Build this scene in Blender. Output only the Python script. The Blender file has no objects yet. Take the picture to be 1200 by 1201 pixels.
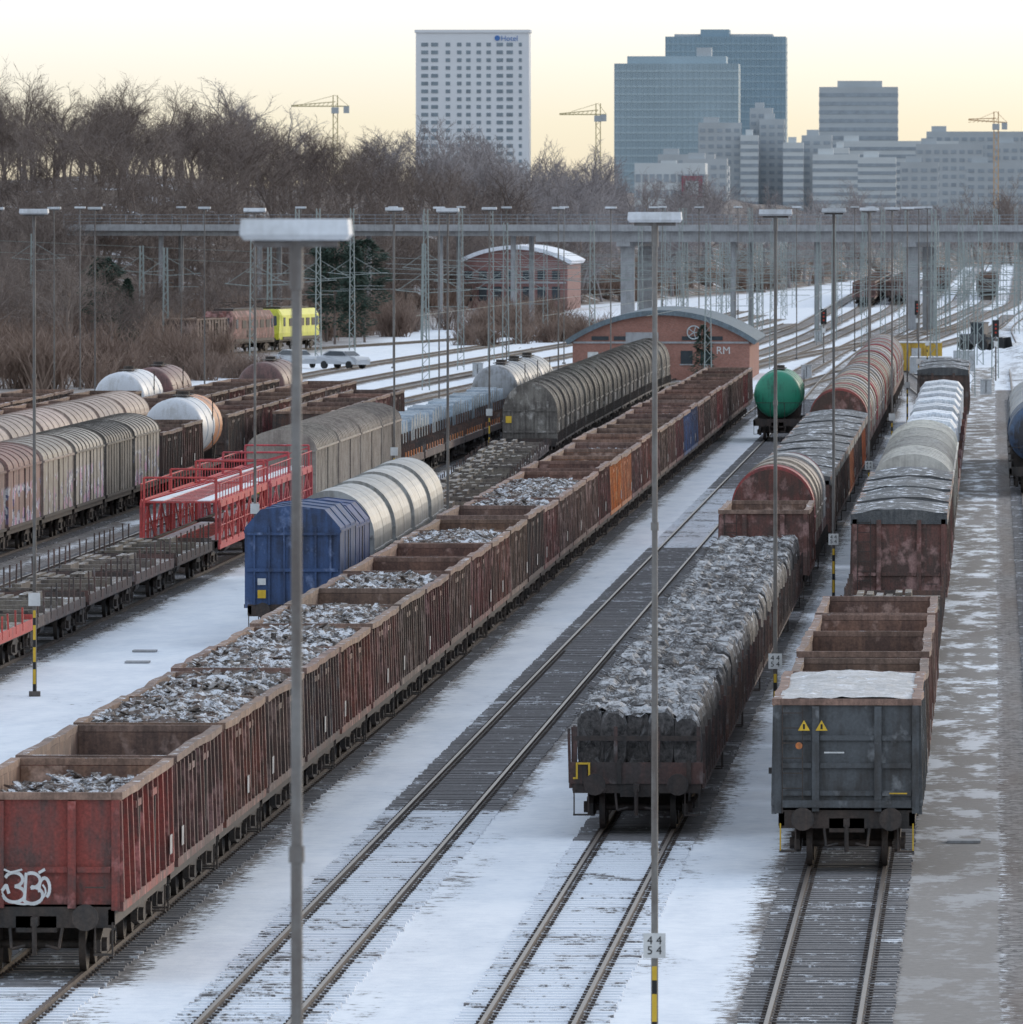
import bpy, math, random
import numpy as np
from mathutils import Vector, Matrix
random.seed(7); np.random.seed(7)
S=bpy.context.scene
COL=S.collection

# ------------------------------------------------------------ mesh builder
class MB:
    def __init__(s): s.v=[];s.f=[];s.m=[];s.sm=[]
    def add(s,vs,fs,m=0,smooth=False):
        o=len(s.v); s.v.extend(vs)
        for f in fs:
            s.f.append([i+o for i in f]); s.m.append(m); s.sm.append(smooth)
    def box(s,x0,x1,y0,y1,z0,z1,m=0):
        s.add([(x0,y0,z0),(x1,y0,z0),(x1,y1,z0),(x0,y1,z0),(x0,y0,z1),(x1,y0,z1),(x1,y1,z1),(x0,y1,z1)],
          [(0,3,2,1),(4,5,6,7),(0,1,5,4),(1,2,6,5),(2,3,7,6),(3,0,4,7)],m)
    def obox(s,c,ax,m=0):
        c=Vector(c);a,b,d=[Vector(q) for q in ax]
        vs=[tuple(c+a*i+b*j+d*k) for k in(-1,1) for j in(-1,1) for i in(-1,1)]
        s.add(vs,[(0,2,3,1),(4,5,7,6),(0,1,5,4),(1,3,7,5),(3,2,6,7),(2,0,4,6)],m)
    def tube(s,p0,p1,r0,r1=None,n=6,m=0,caps=True,smooth=True):
        if r1 is None:r1=r0
        p0=Vector(p0);p1=Vector(p1);d=(p1-p0)
        if d.length<1e-6:return
        d.normalize();u=d.orthogonal().normalized();w=d.cross(u)
        vs=[]
        for p,r in((p0,r0),(p1,r1)):
            for i in range(n):
                a=2*math.pi*i/n; vs.append(tuple(p+u*(r*math.cos(a))+w*(r*math.sin(a))))
        s.add(vs,[(i,(i+1)%n,n+(i+1)%n,n+i) for i in range(n)],m,smooth and n>4)
        if caps: s.add(vs,[tuple(range(n-1,-1,-1)),tuple(range(n,2*n))],m)
    def prof(s,pr,y0,y1,m=0,caps=True,smooth=False,closed=True):
        n=len(pr); vs=[(x,y0,z) for x,z in pr]+[(x,y1,z) for x,z in pr]
        rng=range(n) if closed else range(n-1)
        s.add(vs,[(i,(i+1)%n,n+(i+1)%n,n+i) for i in rng],m,smooth)
        if caps: s.add(vs,[tuple(range(n-1,-1,-1)),tuple(range(n,2*n))],m)
    def beam(s,p0,p1,w,h,m=0):
        p0=Vector(p0);p1=Vector(p1);d=(p1-p0);L=d.length;d.normalize()
        up=Vector((0,0,1)) if abs(d.z)<.95 else Vector((0,1,0))
        a=d.cross(up).normalized();b=a.cross(d)
        s.obox((p0+p1)/2,(a*w/2,d*L/2,b*h/2),m)
    def mesh(s,name,mats):
        me=bpy.data.meshes.new(name); me.from_pydata(s.v,[],s.f)
        for mt in mats: me.materials.append(mt)
        me.polygons.foreach_set('material_index',s.m)
        me.polygons.foreach_set('use_smooth',s.sm)
        me.update(); return me
def obj(name,me,loc=(0,0,0),rz=0,parent=None,scale=None,rx=0):
    o=bpy.data.objects.new(name,me); COL.objects.link(o); o.location=loc; o.rotation_euler=(rx,0,rz)
    if scale: o.scale=scale
    if parent: o.parent=parent
    return o

# ------------------------------------------------------------ materials
class NT:
    def __init__(s,mat): s.t=mat.node_tree; s.n=s.t.nodes; s.l=s.t.links
    def new(s,ty,ins=None,**kw):
        n=s.n.new(ty)
        for k,v in kw.items(): setattr(n,k,v)
        if ins:
            for k,v in ins.items():
                if isinstance(v,bpy.types.NodeSocket): s.l.new(v,n.inputs[k])
                else: n.inputs[k].default_value=v
        return n
    def math(s,op,a,b=0.0,c=None,clamp=False):
        i={0:a,1:b}
        if c is not None:i[2]=c
        return s.new('ShaderNodeMath',i,operation=op,use_clamp=clamp).outputs[0]
    def vm(s,op,a,b): return s.new('ShaderNodeVectorMath',{0:a,1:b},operation=op).outputs[0]
    def noise(s,vec,scale,detail=4,rough=.6): 
        return s.new('ShaderNodeTexNoise',{'Vector':vec,'Scale':scale,'Detail':detail,'Roughness':rough}).outputs[0]
    def mr(s,v,a,b,c=0.0,d=1.0): 
        return s.new('ShaderNodeMapRange',{0:v,1:a,2:b,3:c,4:d}).outputs[0]
    def mix(s,f,a,b,bt='MIX'):
        n=s.n.new('ShaderNodeMix');n.data_type='RGBA';n.blend_type=bt
        for k,v in((0,f),(6,a),(7,b)):
            if isinstance(v,bpy.types.NodeSocket): s.l.new(v,n.inputs[k])
            else: n.inputs[k].default_value=(v if k==0 else (tuple(v)+(1,))[:4])
        return n.outputs[2]
def newmat(name):
    m=bpy.data.materials.new(name); m.use_nodes=True; t=NT(m); p=m.node_tree.nodes['Principled BSDF']; return m,t,p
SNOW=(.77,.80,.85)
def weather(name,base,rust=(.09,.045,.03),amt=.45,rough=.72,metal=0,snow=0,rand=.15,scale=1.0,bump=.25,graf=False,fine=.35,chalk=0):
    m,t,p=newmat(name)
    tc=t.new('ShaderNodeTexCoord').outputs['Object']
    oi=t.new('ShaderNodeObjectInfo').outputs['Random']
    off=t.math('MULTIPLY',oi,93.0)
    v=t.vm('ADD',tc,off)
    n1=t.noise(v,1.1*scale,5,.68)
    vs=t.vm('MULTIPLY',v,(5.0,5.0,.45)); n2=t.noise(vs,1.3,3,.6)
    f=t.math('ADD',t.math('MULTIPLY',n1,.6),t.math('MULTIPLY',n2,.4))
    lo=.62-.3*amt
    f=t.mr(f,lo-.07,lo+.09)
    c=t.mix(f,base,rust)
    if chalk>0:
        ch=t.noise(t.vm('ADD',t.vm('MULTIPLY',v,(1.,2.2,.8)),(11.,3.,5.)),1.4,4,.65)
        k=t.mr(ch,.60-.12*chalk,.72-.12*chalk,0,.75)
        c=t.mix(k,c,tuple(min(.6,x*1.6+.13) for x in base))
    if graf:
        g=t.noise(t.vm('MULTIPLY',v,(1,.5,1.1)),1.3,2,.4)
        gg=t.noise(t.vm('ADD',v,(31.,7.,3.)),1.3,2,.5)
        z=t.new('ShaderNodeSeparateXYZ',{0:tc}).outputs[2]
        msk=t.math('MULTIPLY',t.mr(z,2.7,2.55),t.mr(g,.50,.52))
        line=t.math('PINGPONG',t.math('MULTIPLY',gg,14.0),1.0)
        gc=t.mix(t.mr(line,.45,.55),(.58,.59,.62),(.08,.10,.20))
        gc=t.mix(t.mr(gg,.5,.56),gc,(.42,.20,.32))
        c=t.mix(t.math('MULTIPLY',msk,.85),c,gc)
    n3=t.noise(v,17.0*scale,3,.7)
    gr=t.mr(n3,.25,.75,1-fine,1+fine)
    c=t.mix(1.0,c,t.new('ShaderNodeCombineColor',{0:gr,1:gr,2:gr}).outputs[0],'MULTIPLY')
    c=t.new('ShaderNodeHueSaturation',{'Color':c,'Hue':t.mr(oi,0,1,.49,.51),'Saturation':t.mr(t.math('FRACT',t.math('MULTIPLY',oi,7.3)),0,1,1-rand,1.0+rand*.3),'Value':t.mr(t.math('FRACT',t.math('MULTIPLY',oi,3.7)),0,1,1-rand*1.6,1+rand*1.6)}).outputs[0]
    if snow>0:
        nz=t.new('ShaderNodeSeparateXYZ',{0:t.new('ShaderNodeNewGeometry').outputs['Normal']}).outputs[2]
        ns=t.noise(v,2.3,5,.72)
        k=t.math('MULTIPLY',t.mr(nz,.55,.85),t.mr(ns,.70-.32*snow,.76-.32*snow))
        c=t.mix(k,c,SNOW)
    t.l.new(c,p.inputs['Base Color'])
    p.inputs['Roughness'].default_value=rough; p.inputs['Metallic'].default_value=metal
    b=t.new('ShaderNodeBump',{'Height':t.math('ADD',n3,n1),'Strength':bump,'Distance':.03})
    t.l.new(b.outputs[0],p.inputs['Normal'])
    return m
def flat(name,c,rough=.8,metal=0,var=.15,scale=3.0):
    m,t,p=newmat(name)
    tc=t.new('ShaderNodeTexCoord').outputs['Object']
    n=t.noise(tc,scale,3,.65)
    a=tuple(x*(1-var) for x in c);b=tuple(min(1,x*(1+var)) for x in c)
    t.l.new(t.mix(t.mr(n,.3,.7),a,b),p.inputs['Base Color'])
    p.inputs['Roughness'].default_value=rough;p.inputs['Metallic'].default_value=metal
    return m
M={}
M['redbrown']=weather('paint_red_brown',(.165,.055,.044),(.08,.045,.037),.5,chalk=.6)
M['red']=weather('paint_weathered_red',(.21,.04,.036),(.085,.042,.038),.4,chalk=.35)
M['brown']=weather('paint_brown',(.15,.08,.062),(.07,.045,.037),.5,chalk=.7)
M['dark']=weather('paint_dark_brown',(.06,.047,.043),(.12,.062,.048),.4,chalk=.2)
M['grey']=weather('paint_dark_grey',(.078,.084,.09),(.045,.043,.042),.35,fine=.2,chalk=.25)
M['orange']=weather('paint_orange',(.50,.15,.05),(.2,.08,.045),.3,chalk=.3)
M['blue']=weather('paint_blue',(.045,.08,.19),(.03,.042,.085),.3,rand=.03,chalk=.15,fine=.15)
M['blueg']=weather('paint_blue_gondola',(.06,.10,.23),(.08,.055,.055),.35)
M['rustin']=weather('rust_inside',(.22,.12,.082),(.11,.062,.048),.5,chalk=.3)
M['rim']=weather('rust_rim',(.27,.165,.125),(.14,.085,.065),.5,snow=.35)
M['under']=weather('underframe_steel',(.032,.028,.026),(.06,.043,.035),.45)
M['yellow']=flat('yellow_marking',(.65,.42,.04))
M['white']=flat('white_marking',(.6,.6,.59))
M['panel']=flat('dirty_data_panel',(.38,.36,.34),var=.4)
M['silver']=weather('silver_hood',(.40,.405,.40),(.25,.24,.225),.4,rough=.5,metal=.25,rand=.08,fine=.08,bump=.1)
M['cream']=weather('cream_panel',(.34,.31,.27),(.19,.16,.13),.4,rough=.6,rand=.15,graf=True,fine=.15)
M['cream2']=weather('cream_brown_roof',(.40,.32,.28),(.23,.165,.14),.4,rough=.6,rand=.12,fine=.15)
M['brownp']=weather('brown_panel',(.25,.14,.12),(.15,.095,.085),.4,graf=True)
M['darkhop']=weather('grimy_hopper',(.16,.145,.125),(.07,.06,.052),.5,rough=.6,chalk=.2)
M['redc']=weather('bright_red_carrier',(.50,.065,.075),(.26,.06,.065),.25,rand=.05,snow=.3)
M['tarpred']=weather('hood_red',(.36,.06,.06),(.17,.055,.055),.3,rough=.6,snow=.1)
M['tarpwhite']=weather('hood_grey_white',(.50,.49,.49),(.34,.33,.32),.5,rough=.6,snow=.35)
M['tarpbeige']=weather('hood_beige',(.42,.35,.28),(.26,.21,.18),.4,rough=.6,snow=.1)
M['tarpdark']=weather('dark_tarpaulin',(.055,.06,.065),(.11,.11,.11),.4,rough=.6,snow=.45,bump=.6)
M['roofc']=weather('cream_roof_wagon',(.54,.52,.47),(.36,.34,.31),.35,rough=.55,snow=.35,fine=.1)
M['wrap']=weather('white_wrapped_goods',(.75,.77,.80),(.5,.55,.6),.3,rough=.4,snow=.7,bump=.8)
M['green']=weather('green_tank',(.02,.24,.15),(.015,.11,.075),.25,rough=.42,rand=.02,fine=.1)
M['tankw']=weather('white_tank',(.60,.62,.66),(.45,.45,.45),.25,rough=.42,rand=.05,fine=.1)
M['tankg']=weather('grey_tank',(.30,.31,.33),(.17,.165,.16),.35,rough=.4,metal=.3,rand=.1,fine=.1)
M['tankr']=weather('brown_tank',(.22,.10,.085),(.12,.065,.055),.4,rough=.5)
M['tanko']=weather('orange_band',(.60,.24,.08),(.35,.15,.07),.3,rough=.5)
M['tankb']=weather('dark_blue_tank',(.05,.11,.2),(.03,.03,.04),.4,rough=.5)
M['coil']=weather('steel_coil',(.26,.32,.37),(.14,.18,.21),.4,rough=.45,metal=.3,rand=.1,snow=.15)
M['wood']=weather('old_timber',(.20,.165,.13),(.10,.08,.07),.4,snow=.4)
M['pole']=weather('galvanised_pole',(.17,.16,.15),(.10,.082,.072),.4,rough=.55,metal=.1,fine=.12,bump=.05)
M['head']=weather('lamp_housing',(.55,.57,.6),(.42,.43,.44),.3,rough=.5,snow=.6,fine=.1,bump=.05)
M['black']=flat('black_paint',(.02,.02,.02))
M['glass']=flat('dark_glass',(.03,.04,.05),rough=.15)

def scrapmat():
    m,t,p=newmat('scrap_metal_load')
    tc=t.new('ShaderNodeTexCoord').outputs['Object']
    oi=t.new('ShaderNodeObjectInfo').outputs['Random']
    v=t.vm('ADD',t.vm('MULTIPLY',tc,(1.,.7,1.)),t.math('MULTIPLY',oi,71.0))
    vo=t.new('ShaderNodeTexVoronoi',{'Vector':v,'Scale':7.0}); c=vo.outputs['Color']
    vv=t.new('ShaderNodeSeparateColor',{0:c}).outputs[0]
    r=t.new('ShaderNodeValToRGB',{0:vv}); e=r.color_ramp.elements
    e[0].color=(.06,.05,.045,1); e[1].color=(.55,.55,.57,1); e[1].position=1
    for pos,col in((.35,(.11,.09,.075)),(.6,(.17,.14,.12)),(.8,(.23,.205,.19)),(.93,(.33,.32,.32))):
        q=e.new(pos);q.color=col+(1,)
    n=t.noise(v,1.1,4,.7)
    c=t.mix(t.mr(n,.50,.60,0,.85),r.outputs[0],(.15,.105,.085))
    n2=t.noise(v,1.7,6,.85)
    c=t.mix(t.mr(n2,.505,.56,0,.92),c,(.70,.72,.76))
    t.l.new(c,p.inputs['Base Color']); p.inputs['Roughness'].default_value=.9
    return m
M['scrap']=scrapmat()
def wiremat():
    m,t,p=newmat('wire_rod_bundle')
    tc=t.new('ShaderNodeTexCoord').outputs['Object']
    oi=t.new('ShaderNodeObjectInfo').outputs['Random']
    v=t.vm('ADD',tc,t.math('MULTIPLY',oi,31.0))
    w=t.noise(t.vm('MULTIPLY',v,(1.,2.8,1.)),6.0,4,.8)
    c=t.mix(t.mr(w,.35,.7),(.025,.024,.024),(.16,.145,.14))
    nz=t.new('ShaderNodeSeparateXYZ',{0:t.new('ShaderNodeNewGeometry').outputs['Normal']}).outputs[2]
    n=t.noise(t.vm('MULTIPLY',v,(1.6,1.,1.)),3.6,6,.84)
    n0=t.noise(v,.6,2,.5)
    k=t.math('MULTIPLY',t.mr(nz,.1,.75),t.mr(t.math('ADD',n,t.math('MULTIPLY',n0,.5)),.70,.84))
    c=t.mix(t.math('MULTIPLY',k,.9),c,(.58,.585,.60))
    t.l.new(c,p.inputs['Base Color']);p.inputs['Roughness'].default_value=.75
    b=t.new('ShaderNodeBump',{'Height':w,'Strength':.8,'Distance':.05}); t.l.new(b.outputs[0],p.inputs['Normal'])
    return m
M['wire']=wiremat()

# ------------------------------------------------------------ wagon parts  (local: y=0 near end, z=0 rail top)
def running(b,L,bogie=True,hw=1.3,ym=2):
    b.box(-.35,.35,.45,L-.45,.72,1.0,2)
    for x in(-1,1): b.box(x*hw-.06,x*hw+.06,.45,L-.45,.85,1.12,2)
    for y in(.45,L-.55): b.box(-hw-.05,hw+.05,y,y+.12,.8,1.16,2)
    for e,y in((-1,.45),(1,L-.45)):
        for x in(-.875,.875):
            b.tube((x,y,1.0),(x,y+e*.32,1.0),.11,n=10,m=2)
            b.tube((x,y+e*.32,1.0),(x,y+e*.42,1.0),.23,.23,n=14,m=2)
        b.box(-.06,.06,y+min(0,e*.4),y+max(0,e*.4),.85,1.0,2)
        b.tube((0,y+e*.38,.9),(0,y+e*.30,.35),.045,n=6,m=2)
        for x in(-.45,.45): 
            b.tube((x,y,.8),(x*.9,y+e*.2,.45),.03,n=5,m=2); b.tube((x*.9,y+e*.2,.45),(x*.4,y+e*.12,.5),.03,n=5,m=2)
    axs=[]
    if bogie:
        for yc in(2.3,L-2.3):
            axs+= [yc-.9,yc+.9]
            for x in(-1.0,1.0):
                b.add([(x-.06,yc-1.25,.55),(x-.06,yc-1.25,.35),(x-.06,yc-.5,.25),(x-.06,yc+.5,.25),(x-.06,yc+1.25,.35),(x-.06,yc+1.25,.55),(x-.06,yc+.4,.78),(x-.06,yc-.4,.78),
                       (x+.06,yc-1.25,.55),(x+.06,yc-1.25,.35),(x+.06,yc-.5,.25),(x+.06,yc+.5,.25),(x+.06,yc+1.25,.35),(x+.06,yc+1.25,.55),(x+.06,yc+.4,.78),(x+.06,yc-.4,.78)],
                      [(0,1,2,3,4,5,6,7),(15,14,13,12,11,10,9,8)]+[(i,(i+1)%8,8+(i+1)%8,8+i) for i in range(8)],2)
                for yy in(yc-.9,yc+.9): b.tube((x*.98,yy,.46),(x*1.15,yy,.46),.12,n=8,m=2)
            b.box(-.95,.95,yc-.2,yc+.2,.5,.72,2)
    else:
        axs=[2.2,L-2.2]
        for yc in axs:
            for x in(-1.0,1.0): b.box(x-.05,x+.05,yc-.6,yc+.6,.5,.85,2)
    for y in axs:
        b.tube((-.9,y,.46),(.9,y,.46),.08,n=6,m=2)
        for x in(-.75,.75): b.tube((x-.06,y,.46),(x+.06,y,.46),.46,n=20,m=2)
    b.box(-1.0,-.4,L*.5-1,L*.5+.3,.4,.8,2); b.tube((.7,L*.42,.6),(.7,L*.5,.6),.2,n=10,m=2)
    for e,y in((-1,.42),(1,L-.42)):
        for x in(-1,1):
            b.tube((x*1.32,y+e*.02,.9),(x*1.32,y+e*.02,.35),.02,n=4,m=ym); b.tube((x*1.02,y+e*.02,.9),(x*1.02,y+e*.02,.35),.02,n=4,m=2)
            b.box(x*1.17-.17,x*1.17+.17,y-.1,y+.1,.33,.36,2)
def heightfield(b,x0,x1,y0,y1,z,amp,mound,nx,ny,m,seed):
    r=np.random.RandomState(seed); vs=[]
    lo=r.rand(ny//5+3,nx//4+3)
    for j in range(ny):
        for i in range(nx):
            u=i/(nx-1);w=j/(ny-1)
            a=lo[j//5,i//4]*.5+lo[(j+3)//5,(i+2)//4]*.5
            zz=z+mound*(math.sin(math.pi*u)**.7)*(.55+.45*math.sin(math.pi*min(1,max(0,w*1.0)))**.4)+amp*(r.rand()-.5)+amp*1.3*(a-.5)
            vs.append((x0+(x1-x0)*u,y0+(y1-y0)*w,zz))
    b.add(vs,[(j*nx+i,j*nx+i+1,(j+1)*nx+i+1,(j+1)*nx+i) for j in range(ny-1) for i in range(nx-1)],m)
def gondola(L=12.8,H=3.1,load=None,seed=0,nr=11,door=True,ym=2,depth=.75,endh=False):
    b=MB(); r=random.Random(seed); running(b,L,ym=ym)
    y0=.5;y1=L-.5;X=1.40
    for x in(-1,1):
        ns=2*(nr-1)+1; zl=[1.12,1.6,2.15,2.7,H-.1]; vs=[]
        for j in range(ns):
            y=y0+(y1-y0)*j/(ns-1)
            for q,z in enumerate(zl):
                o=0 if j%2==0 or q in(0,) else r.uniform(-.01,.05)*(1 if q<4 else .4)
                vs.append((x*(X-.01+o),y,z))
        nz=len(zl)
        b.add(vs,[(j*nz+q,j*nz+q+1,(j+1)*nz+q+1,(j+1)*nz+q) for j in range(ns-1) for q in range(nz-1)],0,True)
        b.box(min(x*(X-.056),x*(X-.09)),max(x*(X-.056),x*(X-.09)),y0+.06,y1-.06,1.2,H-.11,1)
        b.box(min(x*X,x*(X+.10)),max(x*X,x*(X+.10)),y0,y1,1.08,1.24,0)
        yo=y0-.05; nb=7; dx=0;dz=0
        for k in range(nb):
            yn=y0-.05+(y1-y0+.1)*(k+1)/nb; ex=r.uniform(-.035,.04) if k<nb-1 else 0; ez=r.uniform(-.035,.015) if k<nb-1 else 0
            a,c=X-.1,X+.085
            P=[(x*(a+dx),yo,H-.1+dz),(x*(c+dx),yo,H-.1+dz),(x*(c+dx),yo,H+.03+dz),(x*(a+dx),yo,H+.03+dz),(x*(a+ex),yn,H-.1+ez),(x*(c+ex),yn,H-.1+ez),(x*(c+ex),yn,H+.03+ez),(x*(a+ex),yn,H+.03+ez)]
            b.add(P,[(0,1,5,4),(1,2,6,5),(2,3,7,6),(3,0,4,7)]+([(0,3,2,1)] if k==0 else [])+([(4,5,6,7)] if k==nb-1 else []),6)
            yo=yn;dx=ex;dz=ez
        for k in range(nr):
            y=y0+.06+(y1-y0-.12)*k/(nr-1)
            w=.07 if k%2 else .09; y+=r.uniform(-.02,.02)
            xa=x*(X-.015); xb=x*(X+.115+r.uniform(-.015,.02))
            b.prof([(min(xa,xb),1.245),(max(xa,xb),1.245),(x*(X+.07) if x>0 else xa,H-.125),(xa if x>0 else x*(X+.07),H-.125)],y-w,y+w,0)
        if door:
            for yc in(L*.36,L*.64):
                b.box(min(x*(X+.003),x*(X+.06)),max(x*(X+.003),x*(X+.06)),yc-.75,yc+.75,H-.42,H-.3,0)
                b.box(min(x*(X+.003),x*(X+.07)),max(x*(X+.003),x*(X+.07)),yc-.05,yc+.05,1.3,H-.43,2)
        yq=[1.0,L-1.9,L*.48][seed%3]
        b.box(x*(X+.13)-.004,x*(X+.13)+.004,yq,yq+.5,1.45,1.8,5)
    for e,y in((-1,y0),(1,y1)):
        ya,yb=(y,y+.05) if e<0 else (y-.05,y)
        b.box(-X+.052,X-.052,ya,yb,1.12,H-.1,0)
        yi=(y+.056,y+.09) if e<0 else (y-.09,y-.056)
        b.box(-X+.1,X-.1,yi[0],yi[1],1.2,H-.11,1)
        b.box(-X+.102,X-.102,y-.07,y+.07,H-.098,H+.028,6)
        S_=lambda d0,d1:(y-d1,y-d0) if e<0 else (y+d0,y+d1)
        for x in(-.62,.62): 
            b.prof([(x-.07,1.14),(x+.07,1.14),(x+.07,H-.12),(x-.07,H-.12)],*S_(.002,.13),m=0)
        for z in((1.75,) if not endh else (1.45,2.0,2.55)):
            for a,c in((-X+.12,-.70),(-.54,.54),(.70,X-.12)): b.box(a,c,*S_(.002,.07),z,z+.1,0)
        if endh: b.box(-X+.12,X-.12,*S_(.135,.18),1.22,1.36,0)
        for x in(-X+.03,X-.03): b.box(x-.07,x+.07,*S_(.003,.08),1.1,H-.1,0)
        for z in np.arange(1.3,H-.15,.3): b.tube((-1.28,y+e*.14,z),(-.88,y+e*.14,z),.015,n=4,m=2)
        for x in(-1.28,-.88): b.tube((x,y+e*.14,1.1),(x,y+e*.14,H-.1),.015,n=4,m=2)
        b.tube((.85,y+e*.12,1.5),(1.2,y+e*.12,1.5),.018,n=4,m=ym)
    b.box(-X+.05,X-.05,y0,y1,1.13,1.2,1)
    if load=='low': heightfield(b,-X+.1,X-.1,y0+.1,y1-.1,H-depth,.12,.22,24,90,3,seed)
    if load=='high': heightfield(b,-X+.1,X-.1,y0+.1,y1-.1,H-.13,.16,.16,24,90,3,seed)
    if load in('low','high'):
        zb=H-depth+.22 if load=='low' else H+.04
        for k in range(300):
            s=r.uniform(.05,.28); a=r.uniform(0,6.28); ti=r.uniform(-.6,.6)
            x=r.uniform(-1.15,1.15)
            c=(x,r.uniform(y0+.3,y1-.3),zb+ r.uniform(-.12,.06)-.12*(x/1.3)**2)
            b.obox(c,((s*math.cos(a),s*math.sin(a),s*ti),(-.06*math.sin(a),.06*math.cos(a),0),(0,0,.012)),3)
    if load=='tarp':
        pr=[(-X-.1,H-.25),(-X-.08,H+.05),(-.7,H+.18),(0,H+.22),(.7,H+.18),(X+.08,H+.05),(X+.1,H-.25)]
        k=9; ys=[y0-.08+(y1-y0+.16)*i/k for i in range(k+1)]
        vs=[]
        for i,y in enumerate(ys):
            for x,z in pr: vs.append((x,y,z+(-.09 if i%2 else .0)+r.uniform(-.04,.04)))
        n=len(pr)
        b.add(vs,[(j*n+i,j*n+i+1,(j+1)*n+i+1,(j+1)*n+i) for j in range(k) for i in range(n-1)],3)
        b.add([(x,ys[0],z) for x,z in pr],[tuple(range(n))],3)
    if load=='snowtarp':
        heightfield(b,-X+.05,X-.05,y0+.07,y1-.12,H-.02,.05,.10,14,30,3,seed)
    return b
def arch(hw,z0,z1,ztop,n=20):
    pr=[(hw,z0),(hw,z1)]
    for i in range(1,n): 
        a=math.pi*i/n; pr.append((hw*math.cos(a),z1+(ztop-z1)*math.sin(a)))
    pr+=[(-hw,z1),(-hw,z0)]
    return pr
def hood_wagon(L=12.0,segs=3,mats=(0,0,0),body=0,ztop=4.15,z1=2.7,zb=1.15,seed=0,rib=.015,mid=False,dd=.07):
    b=MB(); running(b,L)
    b.box(-1.4,1.4,.5,L-.5,1.02,1.2,2)
    sl=(L-1.3)/segs
    for k in range(segs):
        y0=.65+k*sl; d=dd if k%2 else 0
        pr=arch(1.40-d,zb,z1,ztop-d)
        b.prof(pr,y0-(.12 if k%2 else 0),y0+sl+(.12 if k%2 else 0),mats[k%len(mats)],smooth=False)
        for yy in((y0+.02,y0+sl*.33,y0+sl*.66,y0+sl-.12) if mid else (y0+.02,y0+sl-.12)):
            b.prof(arch(1.40+rib-d,zb,z1,ztop+rib-d),yy,yy+.08,mats[k%len(mats)])
        for x in(-1,1): b.box(x*(1.42-d)-.03,x*(1.42-d)+.03,y0+.1,y0+sl-.1,z1-.4,z1-.33,mats[k%len(mats)])
    for y,e in((.62,-1),(L-.62,1)):
        for x in(-.9,-.3,.3,.9): b.box(x-.05,x+.05,y-.05,y+.0,1.2,3.1,body)
        b.box(-1.38,1.38,y-.06,y-.0,1.5,1.6,body)
        b.box(-1.38,1.38,y-.06,y-.0,2.6,2.68,body)
    for x in(-1,1):
        for k in range(12):
            y=.9+k*(L-1.8)/11
            b.box(x*1.42-.03,x*1.42+.03,y-.04,y+.04,1.0,1.5,2)
    b.box(-1.25,-.95,.54,.555,2.0,2.35,4)
    b.box(1.43,1.445,2,2.8,1.6,2.0,5)
    return b
def box_wagon(L=14,seed=0,ribs=14,roof_h=.55,z1=3.35,bm=0,chamfer=False,rp=.02):
    b=MB(); running(b,L,bogie=L>13)
    if chamfer: pr=[(1.42,1.05),(1.42,3.45),(.95,4.0),(0,4.12),(-.95,4.0),(-1.42,3.45),(-1.42,1.05)]
    else: pr=arch(1.40,1.08,z1,z1+roof_h,16)
    b.prof(pr,.5,L-.5,bm)
    pr2=[(x*(1+rp),z+(.03 if z>2 else 0)) for x,z in pr]
    for k in range(ribs+1):
        y=.46+(L-1.0)*k/ribs
        b.prof(pr2,y,y+.08,6 if not chamfer else bm)
    for x in(-1,1):
        b.box(x*1.44-.03,x*1.44+.03,.5,L-.5,z1-.08,z1,6); b.box(x*1.44-.03,x*1.44+.03,.5,L-.5,1.05,1.16,2)
        b.box(x*1.45-.012,x*1.45+.012,L*.5-.04,L*.5+.04,1.2,z1-.1,2)
    for y,e in((.46,-1),(L-.46,1)):
        yy=(y-.07,y-.002) if e<0 else (y+.002,y+.07)
        for x in(-1.15,-.7,-.25,.25,.7,1.15): b.box(x-.03,x+.03,yy[0],yy[1],1.15,z1+(.1 if abs(x)<1 else -.05),bm)
        b.box(-1.38,1.38,yy[0]-.01,yy[1]+.001,2.15,2.25,bm); b.box(-1.38,1.38,yy[0]-.01,yy[1]+.001,z1-.15,z1-.07,bm)
        b.box(-1.05,-.8,yy[0]-.02,yy[0]-.012,1.35,1.6,4); b.box(-1.05,-.8,yy[0]-.02,yy[0]-.012,1.75,1.95,5)
    return b
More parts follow.
